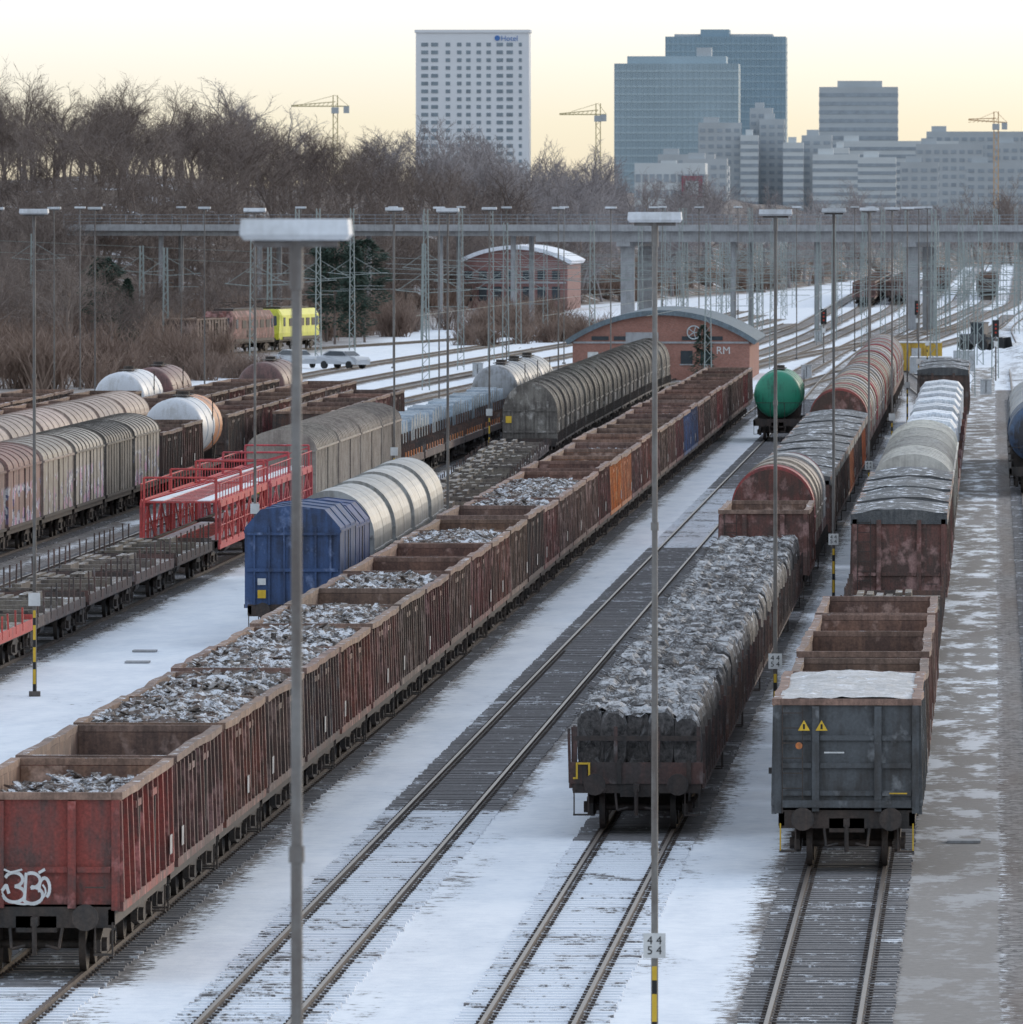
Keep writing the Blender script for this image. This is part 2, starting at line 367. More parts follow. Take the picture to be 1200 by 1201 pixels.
def tank_wagon(L=14,r=1.33,zc=2.55,band=None):
    b=MB(); running(b,L); n=32
    prof=[(.55,.0),(.57,.25*r),(.6,.45*r),(.65,.65*r),(.72,.8*r),(.82,.91*r),(.93,.97*r),(1.05,r),(L/2-1.2,r),(L/2+1.2,r),(L-1.05,r),(L-.93,.97*r),(L-.82,.91*r),(L-.72,.8*r),(L-.65,.65*r),(L-.6,.45*r),(L-.55,0.0)]
    vs=[]
    for y,q in prof:
        for i in range(n):
            a=2*math.pi*i/n; vs.append((q*math.cos(a),y,zc+q*math.sin(a)))
    base=len(b.v); b.v.extend(vs)
    for j in range(len(prof)-1):
        m=6 if band and j in band else 0
        for i in range(n):
            b.f.append([base+q for q in (j*n+i,j*n+(i+1)%n,(j+1)*n+(i+1)%n,(j+1)*n+i)]); b.m.append(m); b.sm.append(True)
    for y in(2.3,L-2.3): 
        b.prof([(-1.1,1.05),(1.1,1.05),(1.2,1.9),(.9,1.55),(.5,1.3),(-.5,1.3),(-.9,1.55),(-1.2,1.9)],y-.15,y+.15,2)
    for y in(3.5,L/2,L-3.5):
        for k in range(n):
            a0=2*math.pi*k/n;a1=2*math.pi*(k+1)/n;q=r+.01
            b.beam((q*math.cos(a0),y,zc+q*math.sin(a0)),(q*math.cos(a1),y,zc+q*math.sin(a1)),.06,.02,0)
    b.tube((0,L/2,zc+r-.05),(0,L/2,zc+r+.25),.3,n=12,m=2)
    b.box(-.35,.35,L/2-2.6,L/2-.4,zc+r+.05,zc+r+.09,2); b.box(-.35,.35,L/2+.4,L/2+2.6,zc+r+.05,zc+r+.09,2)
    for x in(-.35,.35): b.tube((x,L/2-2.6,zc+r+.55),(x,L/2-.5,zc+r+.55),.02,n=4,m=2)
    for z in np.arange(1.1,zc+r,.3): b.tube((1.38,L/2-.2,z),(1.38,L/2+.2,z),.015,n=4,m=2)
    for y in(L/2-.2,L/2+.2): b.tube((1.38,y,1.0),(1.38,y,zc+r),.02,n=4,m=2)
    b.box(-1.3,1.3,.46,.8,1.15,1.19,2)
    for x in(-1.25,-.4,.4,1.25): b.tube((x,.5,1.15),(x,.5,2.1),.02,n=4,m=2)
    b.tube((-1.25,.5,2.1),(1.25,.5,2.1),.02,n=4,m=2)
    return b
def flat_wagon(L=20.2,stakes=True,seed=0,load=None,sh=1.35,step=1.15,sw=.07,endz=1.65):
    b=MB(); running(b,L); r=random.Random(seed)
    b.box(-1.38,1.38,.5,L-.5,1.13,1.2,3)
    for x in(-1,1):
        b.box(x*1.40-.03,x*1.40+.03,.5,L-.5,.9,1.21,0)
        if stakes:
            y=.8
            while y<L-.6:
                if r.random()>.06:
                    t=r.uniform(-.04,.04); h=1.2+sh*r.uniform(.9,1.03)
                    b.beam((x*1.42,y,1.0),(x*(1.42+t),y+t,h),sw,sw*1.3,0)
                y+=step
    b.box(-1.4,1.4,.42,.49,1.0,endz,0); b.box(-1.4,1.4,L-.49,L-.42,1.0,endz,0)
    for x in(-1.1,-.37,.37,1.1): b.box(x-.05,x+.05,.37,.418,1.0,endz+.05,2)
    if load=='coils':
        y=.9
        b.box(-1.34,1.34,.56,.70,1.9,2.0,2)
        for x in(-1.3,-.45,.45,1.3): b.box(x-.04,x+.04,.56,.64,1.2,2.2,0)
        while y<L-1.3:
            w=r.uniform(.8,1.3)
            for x in(-1.02,-.51,0,.51,1.02):
                Rz=r.uniform(.62,.76); Rx=.30; cx=x+r.uniform(-.04,.04); cz=1.2+Rz; n=14
                yy0=y+r.uniform(-.16,.16)
                spec=[(yy0+.02,0.02),(yy0+.01,.6),(yy0-.02,.88),(yy0+.06,.98),(yy0+w*.2,r.uniform(.97,1.03)),(yy0+w*.4,r.uniform(.95,1.02)),(yy0+w*.6,r.uniform(.97,1.04)),(yy0+w*.8,r.uniform(.96,1.03)),(yy0+w-.03,.98),(yy0+w,.8)]
                vs=[]
                for (yy,q) in spec:
                    for i in range(n):
                        a=2*math.pi*i/n; qq=q*(1+r.uniform(-.045,.045)) 
                        ca,sa=math.cos(a),math.sin(a)
                        ca=math.copysign(abs(ca)**.6,ca); sa=math.copysign(abs(sa)**.7,sa)
                        vs.append((cx+Rx*qq*ca,yy+r.uniform(-.03,.03),cz+Rz*qq*sa))
                b.add(vs,[(j*n+i,j*n+(i+1)%n,(j+1)*n+(i+1)%n,(j+1)*n+i) for j in range(len(spec)-1) for i in range(n)],1)
                for q in range(6):
                    a=r.uniform(.3,2.8); b.tube((cx+Rx*.9*math.cos(a),yy0+r.uniform(0,w),cz+Rz*.95*math.sin(a)),(cx+Rx*1.3*math.cos(a+.7),yy0+r.uniform(0,w),cz+Rz*(1.0+r.uniform(0,.12))*math.sin(a)),.012,n=3,m=1,caps=False)
            y+=w-.02
        # tangled loose wire and settled snow on top of the bundles
        heightfield(b,-1.22,1.22,1.0,L-1.0,2.47,.16,.08,22,int(L*9),1,seed)
    if load=='steelcoils':
        y=1.6
        while y<L-1.6:
            R=r.uniform(.82,.95); n=24; cz=1.15+R; cw=.72
            vs=[]
            for x in(-cw,cw):
                for q in(R,R*.35):
                    for i in range(n):
                        a=2*math.pi*i/n; vs.append((x,y+q*math.cos(a),cz+q*math.sin(a)))
            f=[]
            for i in range(n):
                j=(i+1)%n
                f+=[(i,j,2*n+j,2*n+i),(n+i,n+j,3*n+j,3*n+i),(i,j,n+j,n+i),(2*n+i,2*n+j,3*n+j,3*n+i)]
            b.add(vs,f,1)
            b.box(-1.3,1.3,y-1.12,y-1.06,1.2,1.75,0)
            b.tube((-.95,y-1.09,1.2),(-.95,y-1.09,2.3),.05,n=5,m=0); b.tube((.95,y-1.09,1.2),(.95,y-1.09,2.3),.05,n=5,m=0)
            b.box(1.43,1.47,y-.15,y+.15,1.25,1.55,6)
            y+=2.25
    if load=='timber':
        y=1.0
        while y<L-2:
            l=r.uniform(1.5,3.5)
            if r.random()<.75:
                for k in range(r.randint(2,8)):
                    x=-1.1+k*.29; z=1.2
                    b.box(x-.1,x+.1,y+r.uniform(-.2,.2),y+l,z+.002,z+r.uniform(.12,.35),3)
            if r.random()<.6: b.box(-1.3,1.3,y-.4,y-.2,1.203,1.42,3)
            y+=l+.5
    if load=='wrap':
        y=1.0
        while y<L-2.5:
            l=r.uniform(2.0,3.0);h=r.uniform(1.9,2.25);w=r.uniform(1.1,1.25)
            pr=[(-w,1.2),(w,1.2),(w*1.0,1.2+h*.8),(w*.8,1.2+h*.95),(.1,1.2+h),(-w*.8,1.2+h*.94),(-w,1.2+h*.8)]
            b.prof(pr,y,y+l,1); b.prof([(x*.93,z*.97+.03) for x,z in pr],y-.08,y+l+.08,1)
            y+=l+.25
    return b
def car_carrier(L=27,seed=0):
    b=MB(); running(b,L,hw=1.3)
    for z in(1.05,2.55):
        b.box(-1.35,1.35,.5,L-.5,z-.06,z,0)
        for x in(-1,1):
            b.box(x*1.4-.04,x*1.4+.04,.5,L-.5,z-.22,z+.05,0)
            b.tube((x*1.42,.5,z+.62),(x*1.42,L-.5,z+.62),.025,n=5,m=0)
        for k in range(18):
            y=.7+k*1.5
            for x in(-1.42,1.42): b.tube((x,y,z),(x,y,z+.62),.022,n=4,m=0)
        for x in(-.85,.85): b.box(x-.25,x+.25,.6,L-.6,z+.002,z+.03,5)
        for k in range(14): b.box(-.5,.5,.9+k*1.9,1.2+k*1.9,z+.001,z+.012,2)
    for k in range(9):
        y=.7+k*(L-1.4)/8
        for x in(-1.42,1.42):
            b.box(x-.05,x+.05,y-.09,y+.09,1.0,2.5,0)
            if k<8:
                yn=y+(L-1.4)/8
                if k%2==0:b.beam((x,y,1.1),(x,yn,2.3),.05,.07,0)
                else: b.beam((x,y,2.3),(x,yn,1.1),.05,.07,0)
    for y in(.5,L*.5,L-.5): 
        for x in(-1.3,1.3): b.tube((x,y,1),(x,y,3.4),.05,n=6,m=0)
        b.tube((-1.3,y,3.4),(1.3,y,3.4),.04,n=6,m=0)
        b.beam((-1.3,y,2.55),(1.3,y,3.3),.05,.05,0)
    return b
def W(b,name,body,inner='rustin',load='scrap',rim='rim',under='under',pan='panel'):
    return b.mesh(name,[M[body],M[inner],M[under],M[load],M['yellow'],M[pan],M[rim]])

# ------------------------------------------------------------ tracks
TR={
 'A':[(-16.4,40),(-16.4,720),(-15.5,860),(-14,1010),(-9,1400),(-7,2600)],
 'B':[(-12.1,40),(-12.1,720),(-12.4,860),(-11,1100),(-5,1500),(-3,2600)],
 'C':[(-7.5,40),(-7.5,790),(-10.5,930),(-8,1150),(-1,1500),(1,2600)],
 'D':[(-2.9,40),(-2.9,720),(-5.2,800),(-9.6,960),(-5,1150),(3,1500),(6,2600)],
 'E':[(2.1,40),(2.1,900),(1,1200),(8,1600),(11,2600)],
 'E2':[(6.7,40),(6.7,900),(5,1200),(13,1600),(16,2600)],
 'F':[(-21.1,40),(-21.1,410),(-24,565),(-24,770),(-20,900),(-17,1050),(-13,1400),(-11,2600)],
 'G':[(-29.2,40),(-29.2,520),(-28.4,630),(-27.5,760),(-21.5,960),(-19,1100),(-17,1400),(-15,2600)],
 'H':[(-33.7,40),(-33.7,620),(-31,760),(-24,1000),(-21,1200),(-20,2000)],
 'I':[(-38.2,40),(-38.2,640),(-34,800),(-26,1040),(-22.5,1250)],
 'J':[(-42.7,40),(-42.7,640),(-38,820),(-29,1090),(-25,1300)],
 'K':[(-47.2,40),(-47.2,660),(-42,850),(-32,1130),(-28,1350)],
 'L':[(-51.7,40),(-51.7,680),(-47,880),(-36,1180),(-31,1400)],
 'N':[(-56.5,40),(-56.5,700),(-53,900),(-42,1200)],
 'LOC':[(-78,930),(-61.5,1030),(-50,1120),(-40,1210)],
 'X1':[(-27.5,760),(-16,1000),(-4,1200),(-1,1400)],
 'X2':[(-15.8,780),(-8,980),(0,1180),(2,1350)],
}
def tx(name,Y):
    P=TR[name]; Y=np.asarray(Y,dtype=float); ys=[p[1] for p in P]; xs=[p[0] for p in P]
    acc=0
    for o in np.linspace(-45,45,7): acc=acc+np.interp(Y+o,ys,xs)
    return acc/7
def bare(name,Y):
    if name=='B': return np.where(Y<243,.85,np.where(Y<430,.12,np.where(Y<520,.6,.5)))
    if name=='C': return np.where(Y<232,.9,.4)
    if name=='D': return np.where(Y<218,.2,.3)
    if name=='A': return np.where(Y<188,.7,.4)
    if name in('E','E2'): return np.where(Y>800,.7,.15)
    if name=='H': return Y*0+.15
    return Y*0+.35
M['rail']=weather('rail_rust',(.08,.055,.045),(.045,.034,.03),.5)
M['railtop']=flat('rail_head',(.16,.13,.11),rough=.4,metal=.4)
def tiemat(name,base,lo):
    m,t,p=newmat(name); g=t.new('ShaderNodeNewGeometry').outputs['Position']
    n=t.noise(g,3.0,5,.75); n2=t.noise(g,.35,3,.6)
    f=t.mr(t.math('ADD',t.math('MULTIPLY',n,.6),t.math('MULTIPLY',n2,.4)),lo,lo+.06)
    c=t.mix(t.noise(g,9.,3,.7),tuple(x*.6 for x in base),tuple(x*1.4 for x in base))
    t.l.new(t.mix(f,c,SNOW),p.inputs['Base Color']); p.inputs['Roughness'].default_value=.9; return m
M['tiesnow']=tiemat('sleeper_snowy',(.17,.16,.16),.41)
M['tie']=tiemat('sleeper',(.20,.195,.20),.55)
def rail_track(name,y0,y1,rs):
    b=MB(); P=TR[name]; y0=max(y0,P[0][1]); y1=min(y1,P[-1][1])
    ys=list(np.arange(y0,y1+1,22)); xs=tx(name,ys)
    pr=[(-.07,-.03),(.07,-.03),(.07,-.01),(.018,.01),(.018,.065),(.036,.075),(.036,.10),(-.036,.10),(-.036,.075),(-.018,.065),(-.018,.01),(-.07,-.01)]
    for g in(-.75,.75):
        n=len(pr);vs=[(x+g+a,y,z) for x,y in zip(xs,ys) for a,z in pr]
        base=len(b.v); b.v.extend(vs)
        for j in range(len(ys)-1):
            for i in range(n):
                i2=(i+1)%n
                b.f.append([base+j*n+i,base+j*n+i2,base+(j+1)*n+i2,base+(j+1)*n+i]); b.m.append(1 if i==6 else 0); b.sm.append(False)
    r=random.Random(rs)
    yy=max(y0,120)
    while yy<min(y1,760):
        x=float(tx(name,yy)); b_=float(bare(name,yy)); j=r.uniform(-.03,.03)
        b.box(x-1.27+j,x+1.27+j,yy-.125,yy+.125,-.04,.002+r.uniform(-.006,.01),2 if b_>.55 else 3)
        if yy<330 and name in 'ABCD':
            for g in(-.75,.75):
                for q in(-.105,.105): b.box(x+g+q-.035,x+g+q+.035,yy-.06,yy+.06,.0,.035,0)
        yy+=.63
    obj('railway_track',b.mesh('railway_track',[M['rail'],M['railtop'],M['tiesnow'],M['tie']]))
for i,k in enumerate(TR): rail_track(k,100,2600,i)

# ------------------------------------------------------------ ground
def sstep(x,a,b): 
    t=np.clip((x-a)/(b-a),0,1); return t*t*(3-2*t)
YBX=[-400,-110,-88,-72,-55,-35,-20,0,30,400]; YBY=[1120,1190,1215,1330,1480,1700,2100,2500,2600,2600]
HMX=[-400,-115,-100,-85,-70,-50,-30,0]; HMY=[17,16.5,15.5,12.5,9.5,6.5,4.5,3]
def height(X,Y):
    yb=np.interp(X,YBX,YBY); hm=np.interp(X,HMX,HMY)
    h=hm*sstep(Y-yb,0,170)
    h=h+ .8*np.sin(X*.13+Y*.011)*sstep(Y-yb,60,250)+.6*np.sin(X*.31+2)*sstep(Y-yb,60,250)
    h=h+3.0*sstep(-X,84,104)*sstep(Y,930,1060)*(1-sstep(Y-yb,0,100))
    h=h+2.0*np.exp(-(((X-6)/6.5)**2+((Y-945)/35)**2))+1.0*np.exp(-(((X-0.5)/3)**2+((Y-1010)/25)**2))
    return h
gx=np.unique(np.round(np.concatenate([[-9000,-6000,-3000,-1500,-900,-600,-400],np.arange(-300,-62,6),np.arange(-62,12,.25),np.arange(12,80,4),[100,150,250,400,700,1200,2500,5000,9000]]),3))
gy=np.unique(np.round(np.concatenate([[-600,-200,0,60],np.arange(100,700,2.5),np.arange(700,1500,6),np.arange(1500,2700,25),[2800,3000,3500,4500,6000,9000,14000]]),3))
GX,GY=np.meshgrid(gx,gy); GZ=height(GX,GY)-.04
td=np.full(GX.shape,9.0); bs=np.full(GX.shape,.3); raw=np.full(GX.shape,9.0)
for k,P in TR.items():
    sd=GX-tx(k,GY); d=np.abs(sd); d=np.where((GY<P[0][1])|(GY>P[-1][1]),9,d)
    m=d<raw; raw=np.where(m,d,raw)
    adj=np.where(sd<0,.38,-.12)*np.clip((d-.6)/.4,0,1)
    if k in('E','D'): adj=np.where(sd<0,-.1 if k=='D' else -.7,-.3)*np.clip((d-.6)/.4,0,1)*(GY<800)
    if k in('H','I','J','K','L'): adj=-.75*np.clip((d-.6)/.4,0,1)*(GY<680)+.0
    adj=adj+.35*sstep(GY,800,1100)
    td=np.where(m,d+adj,td); bs=np.where(m,bare(k,GY),bs)
nx,ny=len(gx),len(gy)
me=bpy.data.meshes.new('ground')
co=np.stack([GX,GY,GZ],-1).reshape(-1,3)
me.vertices.add(len(co)); me.vertices.foreach_set('co',co.ravel().astype(np.float32))
ii=(np.arange(ny-1)[:,None]*nx+np.arange(nx-1)[None,:]).ravel()
quads=np.stack([ii,ii+1,ii+nx+1,ii+nx],-1).astype(np.int32)
me.loops.add(quads.size); me.loops.foreach_set('vertex_index',quads.ravel())
me.polygons.add(len(quads)); me.polygons.foreach_set('loop_start',np.arange(0,quads.size,4,dtype=np.int32)); me.polygons.foreach_set('loop_total',np.full(len(quads),4,dtype=np.int32))
me.polygons.foreach_set('use_smooth',np.ones(len(quads),dtype=bool))
me.update(calc_edges=True); me.validate()
hillf=sstep(GY-np.interp(GX,YBX,YBY),-25,10)
scrub=sstep(-(GX+58),0,6)*sstep(GY,600,800)
hillf=np.maximum(hillf,scrub*.9)
path=((GX>-1.55)&(GX<.2)&(GY<900)).astype(float)
for nme,arr in(('td',td),('bs',bs),('hill',hillf),('path',path)):
    a=me.attributes.new(nme,'FLOAT','POINT'); a.data.foreach_set('value',arr.ravel().astype(np.float32))
def groundmat():
    m,t,p=newmat('snowy_ballast_ground')
    P=t.new('ShaderNodeNewGeometry').outputs['Position']
    at=lambda n:t.new('ShaderNodeAttribute',attribute_name=n).outputs['Fac']
    td,bs,hl,pa=at('td'),at('bs'),at('hill'),at('path')
    vo=t.new('ShaderNodeTexVoronoi',{'Vector':P,'Scale':8.0})
    vr=t.new('ShaderNodeSeparateColor',{0:vo.outputs['Color']}).outputs[0]
    grav=t.mix(vr,(.05,.047,.046),(.34,.32,.31))
    nf=t.noise(P,2.2,6,.78); nm=t.noise(t.vm('MULTIPLY',P,(1,.22,1)),.9,4,.6); nl=t.noise(t.vm('MULTIPLY',P,(1,.12,1)),.35,3,.55)
    grav=t.mix(t.mr(nl,.4,.65,0,.6),grav,(.14,.105,.085))
    comb=t.math('ADD',t.math('ADD',t.math('MULTIPLY',nf,.5),t.math('MULTIPLY',nm,.25)),t.math('MULTIPLY',nl,.25))
    thr=t.mr(bs,0,1,.66,.38)
    sb=t.mr(t.math('SUBTRACT',comb,thr),-.015,.03)
    e=t.math('ADD',t.math('ADD',td,t.math('MULTIPLY',t.math('SUBTRACT',comb,.5),3.0)),t.math('MULTIPLY',t.math('SUBTRACT',vr,.5),.4))
    lane=t.mr(e,1.30,1.52)
    patch=t.mr(comb,.36,.395)
    sl=t.math('MULTIPLY',lane,patch)
    snow=t.mix(t.mr(t.math('ADD',t.math('MULTIPLY',nm,.5),t.math('MULTIPLY',nf,.5)),.33,.58),(.64,.69,.76),(.83,.86,.90))
    k=t.math('MAXIMUM',sb,sl)
    c=t.mix(k,grav,snow)
    pc=t.mix(t.noise(P,6.,5,.7),(.15,.14,.13),(.32,.295,.275))
    ps=t.mr(t.math('ADD',t.math('MULTIPLY',nf,.4),t.math('MULTIPLY',nm,.6)),.51,.55)
    yv=t.new('ShaderNodeSeparateXYZ',{0:P}).outputs[1]
    ps=t.math('MULTIPLY',ps,t.mr(yv,205,300,0.15,1))
    pc=t.mix(ps,pc,snow)
    c=t.mix(t.mr(t.math('ADD',pa,t.math('MULTIPLY',t.math('SUBTRACT',comb,.5),2.6)),.45,.6),c,pc)
    hn=t.noise(P,.25,5,.7); hc=t.mix(t.noise(P,.8,4,.7),(.075,.055,.045),(.19,.145,.115))
    hc=t.mix(t.mr(hn,.56,.62,0,.8),hc,SNOW)
    c=t.mix(hl,c,hc)
    t.l.new(c,p.inputs['Base Color']); p.inputs['Roughness'].default_value=.9
    b=t.new('ShaderNodeBump',{'Height':t.math('ADD',nf,t.math('MULTIPLY',vr,.4)),'Strength':.35,'Distance':.06}); t.l.new(b.outputs[0],p.inputs['Normal'])
    return m
me.materials.append(groundmat())
obj('ground',me)

# ------------------------------------------------------------ place wagons
def put(me,name,tr,y,L):
    xa=float(tx(tr,y)); xb=float(tx(tr,y+L)); a=-math.atan2(xb-xa,L)
    return obj(name,me,(xa,y,.1),a)
RND=random.Random(3)
GV=[]
for i,(ld,H,dp) in enumerate([('low',3.1,.5),('high',3.1,0),('high',3.05,0),(None,3.1,0),(None,3.2,0),('low',3.1,.95)]):
    GV.append(gondola(12.8,H,ld,seed=10+i,nr=13 if i%2 else 11,depth=dp))
GM={}
def gm(v,body):
    k=(v,body)
    if k not in GM: GM[k]=W(GV[v],'gondola_wagon',body)
    return GM[k]
cols=['redbrown','brown','redbrown','dark','redbrown','brown','red']
y=189.0; n=0
seq=[(0,'red'),(5,'redbrown'),(1,'redbrown'),(2,'brown'),(1,'dark'),(2,'redbrown'),(1,'redbrown'),(5,'brown'),(2,'redbrown'),(3,'brown'),(3,'redbrown'),(1,'redbrown'),(3,'brown'),(4,'dark'),(2,'redbrown'),(1,'brown'),(1,'brown'),(3,'brown'),(4,'redbrown'),(3,'orange'),(3,'orange'),(0,'redbrown')]
first=None
while n<39:
    if n<len(seq): v,c=seq[n]
    else:
        v=RND.choice([3,4,3,0]); c=RND.choice(cols)
        if n in(27,28): c='blueg'
    o=put(gm(v,c),'gondola_wagon','A',y,12.8)
    if n==0: first=o
    y+=12.8; n+=1
gb=MB(); gk=[0]
def stroke(pts,w=.035):
    for i in range(len(pts)-1):
        p,q=pts[i],pts[i+1]
        d=Vector((q[0]-p[0],0,q[1]-p[1])); 
        if d.length<1e-5: continue
        d.normalize(); nrm=Vector((-d.z,0,d.x))*w
        P=Vector((p[0],0,p[1]))-d*w*.5; Q=Vector((q[0],0,q[1]))+d*w*.5
        gk[0]+=1; o=Vector((0,-.004-.0002*gk[0],0))
        gb.add([tuple(P-nrm+o),tuple(Q-nrm+o),tuple(Q+nrm+o),tuple(P+nrm+o)],[(0,1,2,3)],0)
def arc(cx,cz,rx,rz,a0,a1,n=14): return [(cx+rx*math.cos(math.radians(a0+(a1-a0)*i/n)),cz+rz*math.sin(math.radians(a0+(a1-a0)*i/n))) for i in range(n+1)]
stroke(arc(-.28,.22,.2,.14,160,-80)+arc(-.28,-.08,.25,.16,80,-170))
stroke(arc(.12,.2,.2,.15,110,-90)+arc(.14,-.1,.24,.17,90,-150)); stroke([(.0,.34),(-.04,-.2)])
stroke(arc(-.05,-.02,.5,.26,150,390),.02); stroke([(-.55,.0),(-.45,.1),(-.4,-.05)]); stroke(arc(.42,.05,.12,.2,200,-60)); stroke([(-.5,.42),(-.35,.36),(-.1,.42)],.02); stroke([(.3,.36),(.42,.42)],.03)
obj('graffiti',gb.mesh('graffiti',[M['white']]),(-.16,.355,1.45),0,parent=first,scale=(.75,1,.85))

# track C
cm=[flat_wagon(20.2,True,seed=s,load='coils',sh=.95,step=1.5,sw=.06,endz=1.45) for s in(1,2)]
cm=[b.mesh('wire_coil_stake_wagon',[M['dark'],M['wire'],M['under'],M['wood'],M['yellow'],M['white'],M['rim']]) for b in cm]
y=233
for k in range(6): 
    o=put(cm[k%2],'stake_wagon_with_wire_coils','C',y,20.2); y+=20.3
    if k==0: cw0=o
hb=MB()
hb.box(-1.28,-1.24,.33,.36,1.1,1.45,0); hb.box(-1.02,-.98,.33,.36,1.1,1.45,0); hb.box(-1.235,-1.025,.33,.36,1.41,1.45,0); hb.box(-1.34,-1.285,.33,.36,1.1,1.14,0)
obj('brake_lever',hb.mesh('brake_lever',[M['yellow']]),parent=cw0)
put(gm(4,'redbrown'),'gondola_wagon','C',362,12.8)
def hw(L,segs,mats,ztop=4.35,z1=2.9,body=0,bodyc='redbrown',a='tarpred',c='tarpwhite',d='tarpbeige'):
    b=hood_wagon(L,segs,mats,body,ztop,z1,zb=1.9)
    b.box(-1.38,1.38,.6,L-.6,1.15,1.95,0)
    b.prof([(x*.99,z) for x,z in arch(1.38,1.2,z1,ztop-.1)],.56,.60,0)
    return b.mesh('hood_wagon',[M[bodyc],M[a],M['under'],M[c],M['yellow'],M['panel'],M[d]])
h1=hw(15,5,(1,3,6,6,6),ztop=4.3); put(h1,'covered_hood_wagon','C',377,15)
h1b=hw(15,4,(6,6,3,1),ztop=4.2); put(h1b,'covered_hood_wagon','C',392.5,15)
tg=[W(gondola(14,3.1,'tarp',seed=s),'tarpaulin_gondola_wagon',c,load='tarpdark') for s,c in((1,'orange'),(2,'dark'),(3,'brown'))]
y=410
for k in range(9): put(tg[[1,2,1,1,0,2,1,0,2][k]],'tarpaulin_covered_wagon','C',y,14); y+=14.2
h2=hw(15,5,(1,1,3,1,6)); h3=hw(15,4,(3,1,6,1))
while y<765: put(RND.choice([h2,h3,h1]),'covered_hood_wagon','C',y,15); y+=15.2
# track D
D0=W(gondola(14,3.35,'snowtarp',seed=4,nr=12,ym=4,endh=True),'gondola_wagon','grey',load='tarpwhite')
d0=put(D0,'gondola_wagon','D',220,14)
wb=MB()
for x in(-.85,-.5):
    wb.add([(x-.12,.32,2.75),(x+.12,.32,2.75),(x,.32,2.96)],[(0,1,2)],0); wb.add([(x-.02,.316,2.78),(x+.02,.316,2.78),(x+.02,.316,2.88),(x-.02,.316,2.88)],[(0,1,2,3)],1)
wb.tube((-.95,.322,2.45),(-.95,.316,2.45),.07,n=14,m=2)
wb.box(-.45,-.05,.320,.324,2.30,2.33,3)
obj('warning_signs',wb.mesh('warning_signs',[M['yellow'],M['black'],M['orange'],M['white']]),(0,0,0),parent=d0)
y=234.2
for c,v in(('brown',3),('redbrown',4),('brown',3),('redbrown',3)): put(gm(v,c),'gondola_wagon','D',y,12.8); y+=13
st=flat_wagon(18,True,seed=11,load='timber',sh=.8,step=2.1,sw=.05,endz=1.35).mesh('stake_wagon',[M['dark'],M['wire'],M['under'],M['wood'],M['yellow'],M['white'],M['rim']])
y=287
for k in range(3): put(st,'stake_flat_wagon','D',y,18); y+=18.3
dt=W(gondola(14,3.6,'tarp',seed=7),'tarpaulin_gondola_wagon','redbrown',load='tarpdark')
dt2=W(gondola(14,3.6,'tarp',seed=8),'tarpaulin_gondola_wagon','dark',load='tarpdark')
y=342
for k in range(4): put(dt if k%2==0 else dt2,'tarpaulin_covered_wagon','D',y,14); y+=14.3
bw=box_wagon(16,z1=3.3,roof_h=.9,ribs=7,rp=.01); cr=bw.mesh('covered_wagon',[M['roofc'],M['roofc'],M['under'],M['roofc'],M['yellow'],M['white'],M['roofc']])
for k in range(4): put(cr,'covered_wagon','D',y+.5,16); y+=16.2
wr=flat_wagon(18,False,seed=6,load='wrap').mesh('wrapped_load_wagon',[M['redbrown'],M['wrap'],M['under'],M['wood'],M['yellow'],M['white'],M['rim']])
y=470
for k in range(9): put(wr,'flat_wagon_with_wrapped_load','D',y,18); y+=18.4
for k in range(3): put(dt2 if k!=1 else dt,'tarpaulin_covered_wagon','D',y+6,14); y+=14.2
tgm=W(tank_wagon(14),'tank_wagon','green',pan='white'); put(tgm,'tank_wagon','B',622,14)
ttb=W(tank_wagon(15,1.4,2.75),'tank_wagon','tankb'); ttd=W(tank_wagon(15,1.4,2.75),'tank_wagon','tankw'); ttg=W(tank_wagon(15,1.35,2.7),'tank_wagon','tankg')
put(ttb,'tank_wagon','E',508,15); 
for k in range(4): put(ttg,'tank_wagon','E',523.3+k*15.3,15)
# track F
bl=box_wagon(9.2,chamfer=True,ribs=3,z1=3.4,bm=0,rp=.015).mesh('blue_covered_wagon',[M['blue']]*2+[M['under']]+[M['blue']]+[M['yellow'],M['white'],M['blue']])
put(bl,'covered_wagon','F',333,9.2); o=put(bl,'covered_wagon','F',342.4,9.2); o.scale=(.93,1,.95)
sv=hood_wagon(12.6,2,(0,0),0,4.1,2.55,rib=.008,dd=.05).mesh('hood_wagon',[M['silver'],M['silver'],M['under'],M['silver'],M['yellow'],M['white'],M['silver']])
for k in range(4): put(sv,'coil_hood_wagon','F',352+k*12.6,12.6)
sf=flat_wagon(18,True,seed=21,load='timber',sh=.4,step=3,sw=.05,endz=1.3).mesh('stake_wagon',[M['dark'],M['wire'],M['under'],M['wood'],M['yellow'],M['white'],M['rim']])
for k in range(8): put(sf,'stake_flat_wagon','F',408+k*18.4,18)
dh=hood_wagon(15,4,(0,0),0,4.05,2.5,mid=True,rib=.02).mesh('hopper_wagon',[M['darkhop'],M['darkhop'],M['under'],M['darkhop'],M['yellow'],M['panel'],M['darkhop']])
for k in range(13): put(dh,'covered_hopper_wagon','F',569+k*15.2,15)
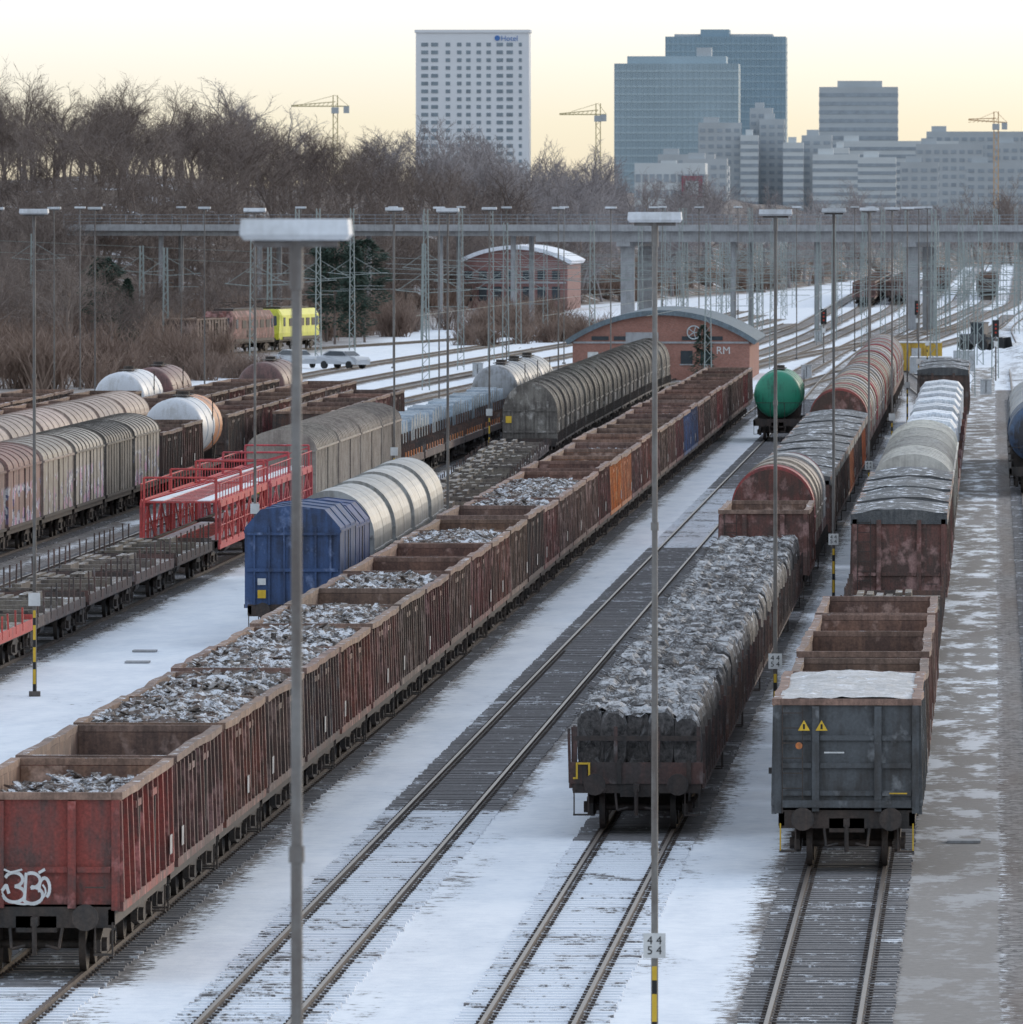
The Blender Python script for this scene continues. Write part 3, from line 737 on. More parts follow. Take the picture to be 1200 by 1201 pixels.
# track G
fr=flat_wagon(18,True,seed=12,load='timber',sh=.5,step=2.2,sw=.05,endz=1.35).mesh('red_flat_wagon',[M['redc'],M['wire'],M['under'],M['wood'],M['yellow'],M['white'],M['rim']])
put(fr,'stake_flat_wagon','G',284,18); put(fr,'stake_flat_wagon','G',302.5,18) 
for k in range(4): put(st,'stake_flat_wagon','G',321+k*18.4,18)
ccm=car_carrier(27).mesh('car_carrier',[M['redc'],M['redc'],M['under'],M['redc'],M['yellow'],M['head'],M['redc']])
put(ccm,'car_carrier_wagon','G',397,27); put(ccm,'car_carrier_wagon','G',425,27)
M['taupe']=weather('taupe_panel',(.34,.30,.26),(.19,.16,.14),.4,rough=.6,rand=.1,fine=.15)
crb=box_wagon(16,ribs=16,z1=3.2,roof_h=.75).mesh('ribbed_wagon',[M['taupe'],M['taupe'],M['under'],M['taupe'],M['yellow'],M['white'],M['taupe']])
for k in range(4): put(crb,'covered_wagon','G',454+k*16.2,16)
sc=flat_wagon(18,False,seed=13,load='steelcoils',endz=1.3).mesh('steel_coil_wagon',[M['dark'],M['coil'],M['under'],M['wood'],M['yellow'],M['white'],M['orange']])
for k in range(6): put(sc,'coil_wagon','G',520+k*18.3,18)
for k in range(3): put(ttg,'tank_wagon','G',631+k*15.2,15)
# track I
bx=[box_wagon(15,ribs=r_,z1=3.3,roof_h=.7).mesh('covered_wagon',[M[a],M[a],M['under'],M[a],M['yellow'],M['white'],M[c]]) for a,c,r_ in(('brownp','brownp',6),('cream','darkhop',8),('cream','cream2',6),('darkhop','darkhop',10))]
for k,i in enumerate([0,0,0,2,1,3,1]): put(bx[i],'covered_wagon','I',382+k*15.3,15)
put(gm(3,'dark'),'gondola_wagon','I',489,12.8); put(gm(4,'redbrown'),'gondola_wagon','I',502,12.8)
twm=tank_wagon(14.5,1.42,2.75,band=(9,)).mesh('tank_wagon',[M['tankw'],M['tankw'],M['under'],M['tankw'],M['yellow'],M['white'],M['tanko']])
put(twm,'tank_wagon','I',515,14.5)
for k,c in enumerate(['dark','brown','red','red','dark','redbrown','dark','redbrown']): put(gm(3,c),'gondola_wagon','I',531+k*13,12.8)
# J
cj=box_wagon(15,ribs=5,z1=3.1,roof_h=1.0,rp=.012).mesh('covered_wagon',[M['cream2'],M['cream2'],M['under'],M['cream2'],M['yellow'],M['white'],M['cream2']])
for k in range(8): put(cj,'covered_wagon','J',420+k*15.3,15)
for k,c in enumerate(['redbrown','dark','red','redbrown','red','brown','dark']): put(gm(4,c),'gondola_wagon','J',545+k*13,12.8)
for k in range(9): put(gm([0,3,4][k%3],['redbrown','orange','brown'][k%3]),'gondola_wagon','K',478+k*13,12.8)
put(ttd,'tank_wagon','K',597,15)
trm=W(tank_wagon(15,1.4,2.7),'tank_wagon','tankr')
put(trm,'tank_wagon','K',618,15)
put(trm,'tank_wagon','J',640,15)
for k in range(5): put(gm(3,'dark'),'gondola_wagon','L',540+k*13,12.8)
for k in range(5): put(gm(3,RND.choice(['dark','redbrown'])),'gondola_wagon','H',540+k*13,12.8)
for tr,y0,nn in(('F',1480,14),('G',1450,16),('C',1560,10),('A',1700,8)):
    for k in range(nn): put(gm(3,RND.choice(['redbrown','red','dark','brown'])),'gondola_wagon',tr,y0+k*13,12.8)

# ------------------------------------------------------------ lamp masts
def mast(H=13.2,sign=False):
    b=MB()
    b.tube((0,0,-.05),(0,0,6),.056,.047,n=12,m=0); b.tube((0,0,6),(0,0,H-.15),.047,.036,n=12,m=0)
    for z in(3.9,8.6): b.tube((0,0,z),(0,0,z+.12),.058,n=12,m=0)
    b.tube((0,0,H-.5),(0,0,H-.1),.05,n=10,m=0)
    b.add([(-.36,-.22,H-.15),(.36,-.22,H-.15),(.36,.22,H-.15),(-.36,.22,H-.15),(-.39,-.26,H-.11),(.39,-.26,H-.11),(.39,.26,H-.11),(-.39,.26,H-.11),(-.38,-.24,H),(.38,-.24,H),(.38,.24,H),(-.38,.24,H)],
      [(0,3,2,1),(0,1,5,4),(1,2,6,5),(2,3,7,6),(3,0,4,7),(4,5,9,8),(5,6,10,9),(6,7,11,10),(7,4,8,11),(8,9,10,11)],1)
    b.tube((-.30,0,H-.17),(.30,0,H-.17),.03,n=6,m=0)
    b.tube((0,0,-.05),(0,0,.1),.16,n=12,m=0)
    if sign:
        b.box(-.16,.16,-.10,-.07,2.42,2.78,2); b.box(-.06,.06,-.07,.07,2.5,2.7,0)
        for k in range(11): b.box(-.035,.035,-.105,-.065,.1+k*.2,.3+k*.2,3 if k%3 else 4)
    return b.mesh('lamp_mast',[M['pole'],M['head'],M['white'],M['yellow'],M['black']])
ms=mast(13.2,True); mp=mast(13.2)
def digits(txt,parent,loc,size,mat):
    c=bpy.data.curves.new('lettering','FONT'); c.body=txt; c.size=size; c.align_x='CENTER'; c.align_y='CENTER'; c.space_line=.85
    c.materials.append(mat)
    o=bpy.data.objects.new('lettering',c); COL.objects.link(o); o.rotation_euler=(math.pi/2,0,0); o.location=loc; o.parent=parent
for i,yy in enumerate([79,160,260,355,456,560,660,760,860]):
    o=obj('lamp_mast',ms,(-4.97 if i==0 else -4.88 if i==1 else -5.1,yy,0),0)
    if 0<i<5: digits('4 4\n5 4',o,(0,-.106,2.6),.17,M['black'])
for i,yy in enumerate([300,390,481,572,663,754,850]): obj('lamp_mast',ms,(-26.0,yy,0))
for X,yy in((-18.7,380),(-50,555),(-49.5,610),(-50,702),(-50,800),(-49,905),(-48,1000),(-24,905),(-36,720),(-36,820),(-36,930),(-31,1040),(-23,1000),(4.4,700),(-54.3,640),(-10.0,905),(4.4,900),(-17,960),(-12.6,1010),(4.3,1040),(-66,700),(-66,800),(-66,900)):
    obj('lamp_mast',mp,(X,yy,0))

# ------------------------------------------------------------ catenary masts
M['cat']=flat('hazed_catenary_steel',(.26,.295,.285),rough=.6)  # steel lightened, distance haze painted into its base colour
def catmast(H=12):
    b=MB()
    for x in(-.2,.2):
        for yv in(-.15,.15): b.beam((x*1.3,yv,0),(x*.7,yv,H),.07,.07,0)
    k=0;z=.2
    while z<H-.5:
        a=.26-.12*z/H; s=1 if k%2 else -1
        for yv in(-.15,.15): b.beam((-s*a,yv,z),(s*a,yv,z+.55),.035,.035,0)
        z+=.55;k+=1
    b.beam((.2,0,7.0),(3.2,0,7.2),.06,.06,0); b.beam((.2,0,8.6),(2.6,0,7.2),.04,.04,0); b.beam((.2,0,6.0),(3.0,0,6.0),.04,.04,0)
    b.beam((-.2,0,7.0),(-2.2,0,7.2),.06,.06,0); b.beam((-.2,0,8.4),(-2,0,7.2),.04,.04,0)
    return b.mesh('catenary_mast',[M['cat']])
cms=[catmast(12),catmast(9.5),catmast(13)]
rr=random.Random(5)
for yy in list(range(760,1500,48)):
    for xx in (-58,-44,-34,-27,-19.3,-13.5,-6.2,-1.0,6.5):
        if rr.random()<.62:
            X=xx+rr.uniform(-2,2)
            Yp=yy+rr.uniform(-14,14)
            if yy>1100 and X<-45: continue
            if 820<Yp<880 and -35<X<-15: continue
            d=min(abs(X-float(tx(k,Yp))) for k in TR if TR[k][0][1]<=Yp<=TR[k][-1][1])
            if d<1.9: X+=2.2
            obj('catenary_mast',rr.choice(cms),(X,Yp,0),rr.uniform(-.05,.05))
for X,Yp in((-66,1010),(-80,1040),(-92,1060),(-104,1060),(-74,990),(-56,1090)): obj('catenary_mast',cms[1],(X,Yp,float(height(np.array(X),np.array(Yp)))),.3)
wb=MB()
for yy in range(780,1480,60):
    z=7.4+rr.uniform(-.3,.3); wb.tube((-46 if yy<1100 else -36,yy,z),(8,yy+rr.uniform(-10,10),z),.02,n=3,m=0); wb.tube((-46 if yy<1100 else -36,yy,z+1.2),(8,yy,z-.2),.02,n=3,m=0)
for k in('A','B','F','H','J'):
    for a in range(760,1500,50): wb.tube((float(tx(k,a)),a,5.7),(float(tx(k,a+50)),a+50,5.7),.018,n=3,m=0)
for z in(6.5,7.6): wb.tube((-110,1050,z+3),(-50,1110,z),.025,n=3,m=0)
obj('overhead_wires',wb.mesh('overhead_wires',[M['cat']]))

# ------------------------------------------------------------ bridge
M['conc']=weather('bridge_concrete',(.36,.365,.38),(.27,.27,.275),.4,rand=0,fine=.1)  # bridge colours lightened to carry distance haze
M['railg']=flat('bridge_railing',(.27,.30,.33))
bb=MB()
p0=Vector((-100,1215,0));p1=Vector((60,1170,0)); d=(p1-p0);Lb=d.length;d.normalize();nn_=Vector((-d.y,d.x,0))
def bp(t,o,z): q=p0+d*t+nn_*o; return (q.x,q.y,z)
bb.beam(bp(0,0,10.75),bp(Lb,0,10.75),11,.6,0)
bb.beam(bp(0,-5.7,10.85),bp(Lb,-5.7,10.85),.4,.7,0)
tm=(-48-p0.x)/d.x
for o in(-4.6,0,4.6): bb.beam(bp(tm,o,9.9),bp(Lb,o,9.9),.7,1.1,0); bb.beam(bp(0,o,10.2),bp(tm-.01,o,10.2),.7,.48,0)
t=0
while t<Lb:
    bb.beam(bp(t,-5.8,11.2),bp(t,-5.8,12.25),.05,.05,1); t+=1.8
for z in(11.5,11.85,12.25): bb.beam(bp(0,-5.8,z),bp(Lb,-5.8,z),.05,.05,1)
for X in(-38.5,-7.7,22,40):
    tt=(X-p0.x)/d.x
    for o in(-3.2,3.2):
        q=bp(tt,o,0); bb.box(q[0]-.75,q[0]+.75,q[1]-.6,q[1]+.6,-.2,9.3,0)
    bb.beam(bp(tt,-4.9,9.1),bp(tt,4.9,9.1),1.5,.5,0)
for X in(-90,-79,-69,-59,-51,-27,-18,):
    tt=(X-p0.x)/d.x
    for o in(-3.2,3.2):
        q=bp(tt,o,0); bb.tube((q[0],q[1],-.2),(q[0],q[1],10.1),.3,n=12,m=0)
obj('road_bridge',bb.mesh('road_bridge',[M['conc'],M['railg']]))
# ------------------------------------------------------------ buildings
def brickmat(name,c):
    m,t,p=newmat(name); P=t.new('ShaderNodeTexCoord').outputs['Object']
    s=t.new('ShaderNodeSeparateXYZ',{0:P}); v=t.new('ShaderNodeCombineXYZ',{0:t.math('ADD',s.outputs[0],s.outputs[1]),1:s.outputs[2]}).outputs[0]
    br=t.new('ShaderNodeTexBrick',{'Vector':v,'Color1':c+(1,),'Color2':tuple(x*.7 for x in c)+(1,),'Mortar':(.3,.27,.25,1),'Scale':4.0,'Mortar Size':.012})
    n=t.noise(P,.8,4,.6)
    t.l.new(t.mix(t.mr(n,.4,.75,0,.5),br.outputs[0],tuple(x*.5 for x in c)),p.inputs['Base Color']); p.inputs['Roughness'].default_value=.85; return m
M['brick']=brickmat('red_brick',(.40,.18,.135)); M['brickd']=brickmat('old_dark_brick',(.26,.12,.11))
M['roofg']=weather('grey_blue_roof',(.15,.19,.22),(.11,.135,.15),.4,rand=0,snow=.05)
M['snowroof']=weather('snow_covered_roof',(.6,.62,.65),(.75,.78,.83),.6,rand=0,snow=1.0)
M['door']=flat('grey_door',(.5,.55,.57))
def arched(name,X,Y,w,dp,zw,zt,wall,roof,parts,th=.25,rz=0):
    b=MB(); n=20; x0=-w/2;x1=w/2
    R=((w/2)**2+(zt-zw)**2)/(2*(zt-zw)); zc=zt-R; a0=math.asin((w/2)/R)
    top=[(R*math.sin(a0-2*a0*i/n),zc+R*math.cos(a0-2*a0*i/n)) for i in range(n+1)]
    b.prof([(x1,-.1)]+top+[(x0,-.1)],0,dp,0)
    R2=R+th;a1=a0*1.06
    outer=[(R2*math.sin(a1-2*a1*i/n),zc+R2*math.cos(a1-2*a1*i/n)) for i in range(n+1)]; inn=[(x*(R+.01)/R2,zc+(z-zc)*(R+.01)/R2) for x,z in outer]
    b.prof(outer+inn[::-1],-.45,dp+.3,1)
    parts(b); 
    return obj(name,b.mesh(name,[wall,roof,M['door'],M['glass'],M['white'],M['conc']]),(X,Y,0),rz)
def rmparts(b):
    b.box(-2.7,-.2,-.10,-.003,0,3.6,5); b.box(-1.35,.45,-.16,-.104,.0,2.3,2)
    b.box(-1.3,.4,-.17,-.162,1.9,2.25,3)
    for x in(-5.6,-4.5): b.box(x,x+.8,-.08,-.003,.9,2.1,4)
    b.box(-4.2,-3.3,-.06,-.003,0.05,2.1,2)
    for x in(1.5,3.0): 
        b.box(x,x+.9,-.06,-.003,1.2,2.2,3); b.box(x-.08,x+.98,-.09,-.062,1.1,1.19,5)
    b.box(-6.7,6.7,-.09,-.004,2.75,2.9,5)
    for x in(-5.3,-3.6,1.6,3.4): b.box(x,x+1.3,-.07,-.003,3.0,3.3,3)
rm=arched('brick_workshop',-25.3,845,13.5,34,2.9,4.9,M['brick'],M['roofg'],rmparts,th=.4)
digits('RM',rm,(4.75,-.02,2.2),.8,M['white'])
whl=MB()
for k in range(20):
    a=k/20*6.283;a2=(k+1)/20*6.283
    whl.beam((.5*math.cos(a),0,.5*math.sin(a)),(.5*math.cos(a2),0,.5*math.sin(a2)),.08,.08,0)
    if k%4==0: whl.beam((0,0,0),(.5*math.cos(a),0,.5*math.sin(a)),.05,.05,0)
obj('wheel_emblem',whl.mesh('wheel_emblem',[M['door']]),(2.5,-.12,3.6),parent=rm)
def p2(b):
    for k in range(7):
        x=-6.3+k*1.85; b.box(x,x+1,-.08,-.003,1.2,3.0,3); b.box(x,x+1,-.08,-.003,3.9,5.0,3)
    b.box(-6.6,6.6,-.1,-.003,3.4,3.6,5)
arched('brick_depot',-60.5,1400,13.5,45,6.0,7.7,M['brickd'],M['snowroof'],p2,th=.5)
HZ={}  # skyline palette: distance haze is put into paler base colours
HZ['hotel']=flat('hazed_pale_render',(.76,.78,.81),var=.03,scale=.05); HZ['hotelw']=flat('hotel_window',(.24,.29,.33),var=.2,scale=.3)
HZ['twr']=flat('tower_glass_hazed',(.35,.44,.49),rough=.7,var=.10,scale=.04); HZ['twr2']=flat('tower_glass_blue',(.26,.36,.43),rough=.7,var=.12,scale=.05)
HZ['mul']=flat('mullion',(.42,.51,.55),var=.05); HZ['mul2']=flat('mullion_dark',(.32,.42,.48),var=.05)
HZ['con']=flat('hazed_concrete',(.44,.47,.49),var=.08,scale=.06); HZ['con2']=flat('hazed_concrete_light',(.57,.60,.61),var=.06,scale=.06); HZ['cw']=flat('hazy_window',(.32,.36,.40),var=.15,scale=.3)
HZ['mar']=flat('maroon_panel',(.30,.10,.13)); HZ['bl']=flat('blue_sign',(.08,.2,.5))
def tower(b,x0,x1,y0,y1,z0,z1,nxw,nz,wm,gm_,mode='grid',fw=.6,fh=.5):
    b.box(x0,x1,y0,y1,z0,z1,wm)
    H=(z1-z0-2)/nz; Wd=(x1-x0)/nxw; Wy=Wd; ny_=max(1,int((y1-y0)/Wy))
    if mode=='grid':
        for j in range(nz):
            za=z0+.5+j*H+H*(1-fh)/2; zb=za+H*fh
            for i in range(nxw):
                xa=x0+i*Wd+Wd*(1-fw)/2; b.box(xa,xa+Wd*fw,y0-.12,y0-.01,za,zb,gm_)
            for i in range(ny_):
                ya=y0+i*Wy+Wy*(1-fw)/2
                b.box(x1+.01,x1+.12,ya,ya+Wy*fw,za,zb,gm_); b.box(x0-.12,x0-.01,ya,ya+Wy*fw,za,zb,gm_)
    else:
        for j in range(nz):
            za=z0+.5+j*H+H*(1-fh)/2; zb=za+H*fh
            b.box(x0-.1,x1+.1,y0-.12,y1+.1,za,zb,gm_)
        if mode=='glass':
            for i in range(nxw+1):
                xa=x0+(x1-x0)*i/nxw; b.box(xa-.12,xa+.12,y0-.3,y0-.125,z0,z1,gm_)
def city(name,fn,mats): 
    b=MB(); fn(b); obj(name,b.mesh(name,mats))
def fh(b):
    x0,x1=-233.4,-187.6; Y0=4480; b.box(x0,x1,Y0,Y0+18,0,83,0)
    cols_=[(3.6,2.8),(7.6,2.8),(13,1.8),(17.6,1.8),(21.3,1.8),(25.5,1.8),(29.5,1.8),(34,2.6),(38,2.6),(42.3,1.2)]
    for j in range(24):
        z=5+j*3.15
        for cx,w in cols_: b.box(x0+cx-w/2,x0+cx+w/2,Y0-.15,Y0-.01,z,z+1.5,1)
    b.box(x0-.5,x1+.5,Y0-.5,Y0+18.5,83,84.2,0)
    b.tube((x0+33,Y0-.4,80.8),(x0+33,Y0-.1,80.8),1.1,n=16,m=2)
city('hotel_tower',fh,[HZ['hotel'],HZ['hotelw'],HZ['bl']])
h=bpy.data.objects['hotel_tower']; digits('Hotel',h,(-195.5,4479.6,80.6),3.0,HZ['bl'])
def ft(b):
    tower(b,-136.5,-86.5,4620,4660,0,83.5,24,26,0,1,'glass',fh=.25)
    b.box(-122,-110,4622,4650,83.5,86.5,0); b.box(-133,-92,4625,4655,83.6,84.6,2)
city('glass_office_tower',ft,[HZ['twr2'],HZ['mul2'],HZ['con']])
def ft2(b):
    tower(b,-153,-103,4480,4520,0,70.5,22,22,0,1,'glass',fh=.25)
    b.box(-148,-108,4484,4515,70.5,73.5,0); b.box(-120,-114,4486,4500,73.5,77,2)
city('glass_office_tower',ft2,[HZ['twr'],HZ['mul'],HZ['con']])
def ft3(b): 
    tower(b,-70.3,-38.6,4480,4500,0,61,8,17,0,1,'band',fh=.45); b.box(-63,-45,4484,4496,61,63.5,0)
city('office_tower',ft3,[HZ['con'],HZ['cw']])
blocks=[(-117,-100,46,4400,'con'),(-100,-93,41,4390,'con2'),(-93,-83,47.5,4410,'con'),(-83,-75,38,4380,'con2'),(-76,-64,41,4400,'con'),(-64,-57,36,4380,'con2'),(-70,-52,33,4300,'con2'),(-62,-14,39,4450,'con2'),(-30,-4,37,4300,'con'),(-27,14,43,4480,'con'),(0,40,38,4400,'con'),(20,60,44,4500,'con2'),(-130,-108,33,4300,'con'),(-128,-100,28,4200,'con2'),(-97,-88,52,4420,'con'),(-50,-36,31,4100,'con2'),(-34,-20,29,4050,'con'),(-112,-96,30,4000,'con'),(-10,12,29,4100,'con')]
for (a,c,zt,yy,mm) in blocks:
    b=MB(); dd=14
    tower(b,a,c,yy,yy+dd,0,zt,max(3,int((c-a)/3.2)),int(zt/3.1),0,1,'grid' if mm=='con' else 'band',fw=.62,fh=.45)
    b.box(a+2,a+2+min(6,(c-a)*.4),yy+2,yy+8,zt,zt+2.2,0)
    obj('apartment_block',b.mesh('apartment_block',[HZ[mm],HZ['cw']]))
def fm(b):
    tower(b,-76,-61,2350,2370,0,22.2,10,6,0,1,'grid',fw=.7,fh=.5); b.box(-66,-61.6,2349.5,2349.8,14.5,19.5,2)
    b.box(-65.2,-62.4,2349.3,2349.45,15.6,18.4,0)
city('commercial_building',fm,[HZ['con2'],HZ['cw'],HZ['mar']])
def crane(name,X,Y,zj,l0,l1,mat,tilt=0):
    b=MB()
    for x in(-.8,.8): b.beam((x,0,0),(x,0,zj+4),.35,.35,0)
    for k in range(int(zj/2)): b.beam((-.8 if k%2 else .8,0,k*2),(.8 if k%2 else -.8,0,k*2+2),.2,.2,0)
    b.beam((l0,0,zj+tilt),(l1,0,zj),.4,.4,0); b.beam((l0,0,zj+tilt+.3),(0,0,zj+1.6),.3,.3,0)
    k=l0
    while k<0: b.beam((k,0,zj+.1),(k+1,0,zj+.1+1.5*(1-(k+1)/l0)),.18,.18,0); k+=1.6
    b.beam((0,0,zj+4),(l0*.7,0,zj+1),.15,.15,0); b.beam((0,0,zj+4),(l1,0,zj),.15,.15,0)
    b.box(l1-2,l1,-.8,.8,zj-2.5,zj,1); b.box(-1.4,1.2,-1,1,zj-2.6,zj-.4,1)
    obj(name,b.mesh(name,[mat,HZ['con']]),(X,Y,0))
HZ['cry']=flat('crane_yellow',(.5,.42,.22)); HZ['cro']=flat('crane_orange',(.6,.38,.2))
crane('tower_crane',-237.5,4000,49,-16,5,HZ['cry']); crane('tower_crane',-142.5,4000,46,-14,3,HZ['cry']); crane('tower_crane',1,4000,43,-10,4,HZ['cro'],tilt=1)

# ------------------------------------------------------------ trees
def treemat(name,a,b_):
    m,t,p=newmat(name); oi=t.new('ShaderNodeObjectInfo').outputs['Random']
    t.l.new(t.mix(oi,a,b_),p.inputs['Base Color']); p.inputs['Roughness'].default_value=.9; return m
M['bark']=treemat('bare_bark',(.13,.10,.088),(.23,.185,.16)); M['barkfar']=treemat('bare_bark_hazy',(.23,.205,.205),(.32,.29,.285))  # bark lifted to paint in distance haze, strongest in the far set
M['bush']=treemat('bare_bush',(.17,.115,.09),(.27,.195,.155))
def bare_tree(seed,H,mat,thick=1.0,n=(7,5,4,4),tw=1.0):
    r=random.Random(seed); b=MB()
    def br(p,d,L,rad,lv):
        if lv==0:
            u=d.orthogonal().normalized()*max(rad,.018)*tw; q=p+d*L*1.1
            b.add([tuple(p-u),tuple(p+u),tuple(q)],[(0,1,2)],0); return
        pts=[p]; dd=d.copy(); sg=3 if lv>1 else 2
        for k in range(sg):
            dd=(dd+Vector((r.uniform(-.18,.18),r.uniform(-.18,.18),r.uniform(-.02,.16)))).normalized(); pts.append(pts[-1]+dd*L/sg)
        for k in range(sg): b.tube(pts[k],pts[k+1],rad*(1-.7*k/sg),rad*(1-.7*(k+1)/sg),n=3 if lv<4 else 6,m=0,caps=False)
        c=n[4-lv]
        for i in range(c):
            t=(.3 if lv==4 else .25)+.75*(i+r.random()*.7)/c; t=min(t,.99)
            k=int(t*sg); q=pts[k].lerp(pts[k+1],t*sg-k)
            a=r.uniform(0,6.28); ux=dd.orthogonal().normalized(); uy=dd.cross(ux)
            sp=r.uniform(.55,1.0)
            nd=(dd*.75+(ux*math.cos(a)+uy*math.sin(a))*sp+Vector((0,0,.18))).normalized()
            br(q,nd,L*r.uniform(.48,.7)*(1.1-.4*t if lv==4 else 1),rad*(.42 if lv>2 else .5),lv-1)
    br(Vector((0,0,-.3)),Vector((r.uniform(-.05,.05),r.uniform(-.05,.05),1)).normalized(),H*.62,H*.017*thick,4)
    return b.mesh('bare_tree',[mat])
def bush(seed,H,mat):
    r=random.Random(seed); b=MB()
    for k in range(110):
        a=r.uniform(0,6.28); s=r.uniform(0,1.3); p=Vector((s*math.cos(a),s*math.sin(a),-.1))
        d=Vector((r.uniform(-.6,.6),r.uniform(-.6,.6),1)).normalized(); L=H*r.uniform(.5,1)
        q=p+d*L; u=Vector((r.uniform(-1,1),r.uniform(-.3,.3),0)).normalized()*.045
        b.add([tuple(p-u),tuple(p+u),tuple(q)],[(0,1,2)],0)
        for j in range(5):
            t=r.uniform(.3,.95); s0=p.lerp(q,t); d2=(d+Vector((r.uniform(-1,1),r.uniform(-1,1),r.uniform(-.2,.6)))).normalized()
            b.add([tuple(s0-u*.7),tuple(s0+u*.7),tuple(s0+d2*L*.3)],[(0,1,2)],0)
    return b.mesh('bare_bush',[mat])
T1=[bare_tree(s,H,M['bark'],tw=1.3,n=(8,5,4,4)) for s,H in((1,12),(2,13),(3,11),(4,14),(8,12.5),(9,13.5))]
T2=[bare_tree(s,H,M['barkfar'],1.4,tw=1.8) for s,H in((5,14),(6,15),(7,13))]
BU=[bush(s,3.2,M['bush']) for s in(1,2,3)]
wood=bpy.data.objects.new('bare_woodland',None); COL.objects.link(wood)
brush=bpy.data.objects.new('scrub_brush',None); COL.objects.link(brush)
r=random.Random(77)
for k in range(1000):
    u=r.uniform(-.108,.018); off=5+300*r.random()**1.1; Y=1300
    for _ in range(12): Y=.5*Y+.5*(float(np.interp(u*Y,YBX,YBY))+off)
    X=u*Y
    z=float(height(np.array(X),np.array(Y)))
    far=Y>1480 
    if X>-8 and Y<2400: continue
    if u>-.035 and r.random()<.45: continue
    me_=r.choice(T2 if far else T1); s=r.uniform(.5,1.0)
    if u>-.035: s*=.9
    obj('tree',me_,(X,Y,z),r.uniform(0,6.28),parent=wood,scale=(s*1.2,s*1.2,s*r.uniform(.85,1.1)))
for k in range(90):
    X=r.uniform(-114,-72); Y=r.uniform(960,1190)
    s=r.uniform(.4,.72); obj('tree',r.choice(T1),(X,Y,float(height(np.array(X),np.array(Y)))),r.uniform(0,6.28),parent=wood,scale=(s*1.2,s*1.2,s))
for k in range(520):
    if r.random()<.65:
        X=r.uniform(-118,-60); Y=r.uniform(800,1190)
        if abs(X-float(tx('LOC',Y)))<5 and Y>900: continue
    else:
        u=r.uniform(-.108,-.01); off=r.uniform(-10,90); Y=1300
        for _ in range(12): Y=.5*Y+.5*(float(np.interp(u*Y,YBX,YBY))+off)
        X=u*Y
    if abs(X/Y+.0635)<.006 and Y<1040: continue
    if X>-58 and Y<1000: continue
    s=r.uniform(.7,1.5)
    obj('bush',r.choice(BU),(X,Y,float(height(np.array(X),np.array(Y)))),r.uniform(0,6.28),parent=brush,scale=(s,s,s))
for X,Y,s in((-42,1080,.5),(-43.5,1100,.6),(-47,1060,.45),(-50,1130,.6),(-55,1180,.7),(-52,1230,.7),(-60,860,.4),(-62,850,.45)):
    for j in range(6): obj('bush',r.choice(BU),(X+r.uniform(-4,4),Y+r.uniform(-15,15),0),r.uniform(0,6),parent=brush,scale=(s*2,s*2,s*1.6))
for X,Y,s in((-76,905,.8),(-70,880,.55),(-87,960,.9),(-63,1110,.7),(-85,940,.8),(-98,1230,1.25),(-101,1245,1.2),(-1,1650,1.2),(2,2500,1.5),(4,2450,1.3),(-4,2480,1.2)):
    obj('bare_tree',r.choice(T1),(X,Y,float(height(np.array(X),np.array(Y)))),r.uniform(0,6),scale=(s,s,s))
M['needle']=treemat('pine_needles',(.03,.06,.045),(.045,.08,.055))
def conifer(seed,H,w=.28,pine=False):
    r=random.Random(seed); b=MB(); b.tube((0,0,-.2),(0,0,H*.95),H*.014,.02,n=6,m=1)
    for k in range(2600):
        t=r.random()**.75; t=.1+.9*t if not pine else .3+.7*t
        z=H*t; R=H*w*(1-t)**.75+.15 if not pine else H*w*math.sqrt(max(0,1-((t-.62)/.4)**2))+.1
        R*=.75+.25*math.sin(z*5.1/H*6+r.uniform(-.3,.3))
        a=r.uniform(0,6.28); q=R*r.uniform(.35,1)**.5
        p=Vector((q*math.cos(a),q*math.sin(a),z-.12*q))
        dd=Vector((math.cos(a)+r.uniform(-.4,.4),math.sin(a)+r.uniform(-.4,.4),r.uniform(-.5,.35))).normalized()
        u=Vector((-dd.y,dd.x,r.uniform(-.5,.5))).normalized()*H*.012
        b.add([tuple(p-u),tuple(p+u),tuple(p+dd*H*.055)],[(0,1,2)],0)
    return b.mesh('conifer',[M['needle'],M['bark']])
cf=conifer(1,4.3,.30); obj('spruce_tree',cf,(-21.9,838,-.05))
pn=[conifer(2,11,.24),conifer(3,10,.28,True),conifer(4,10,.3,True)]
for X,Y,i,s in((-63,1060,1,1.05),(-61,1075,2,1.0),(-65,1080,0,1.0),(-60.5,1050,0,.85),(-93,980,2,.8),(-97,1000,0,.75),(-82,1020,1,.85),(-95,970,0,.7),(-79,1010,0,.6)):
    obj('pine_tree',pn[i],(X,Y,float(height(np.array(X),np.array(Y)))),X,scale=(s,s,s))

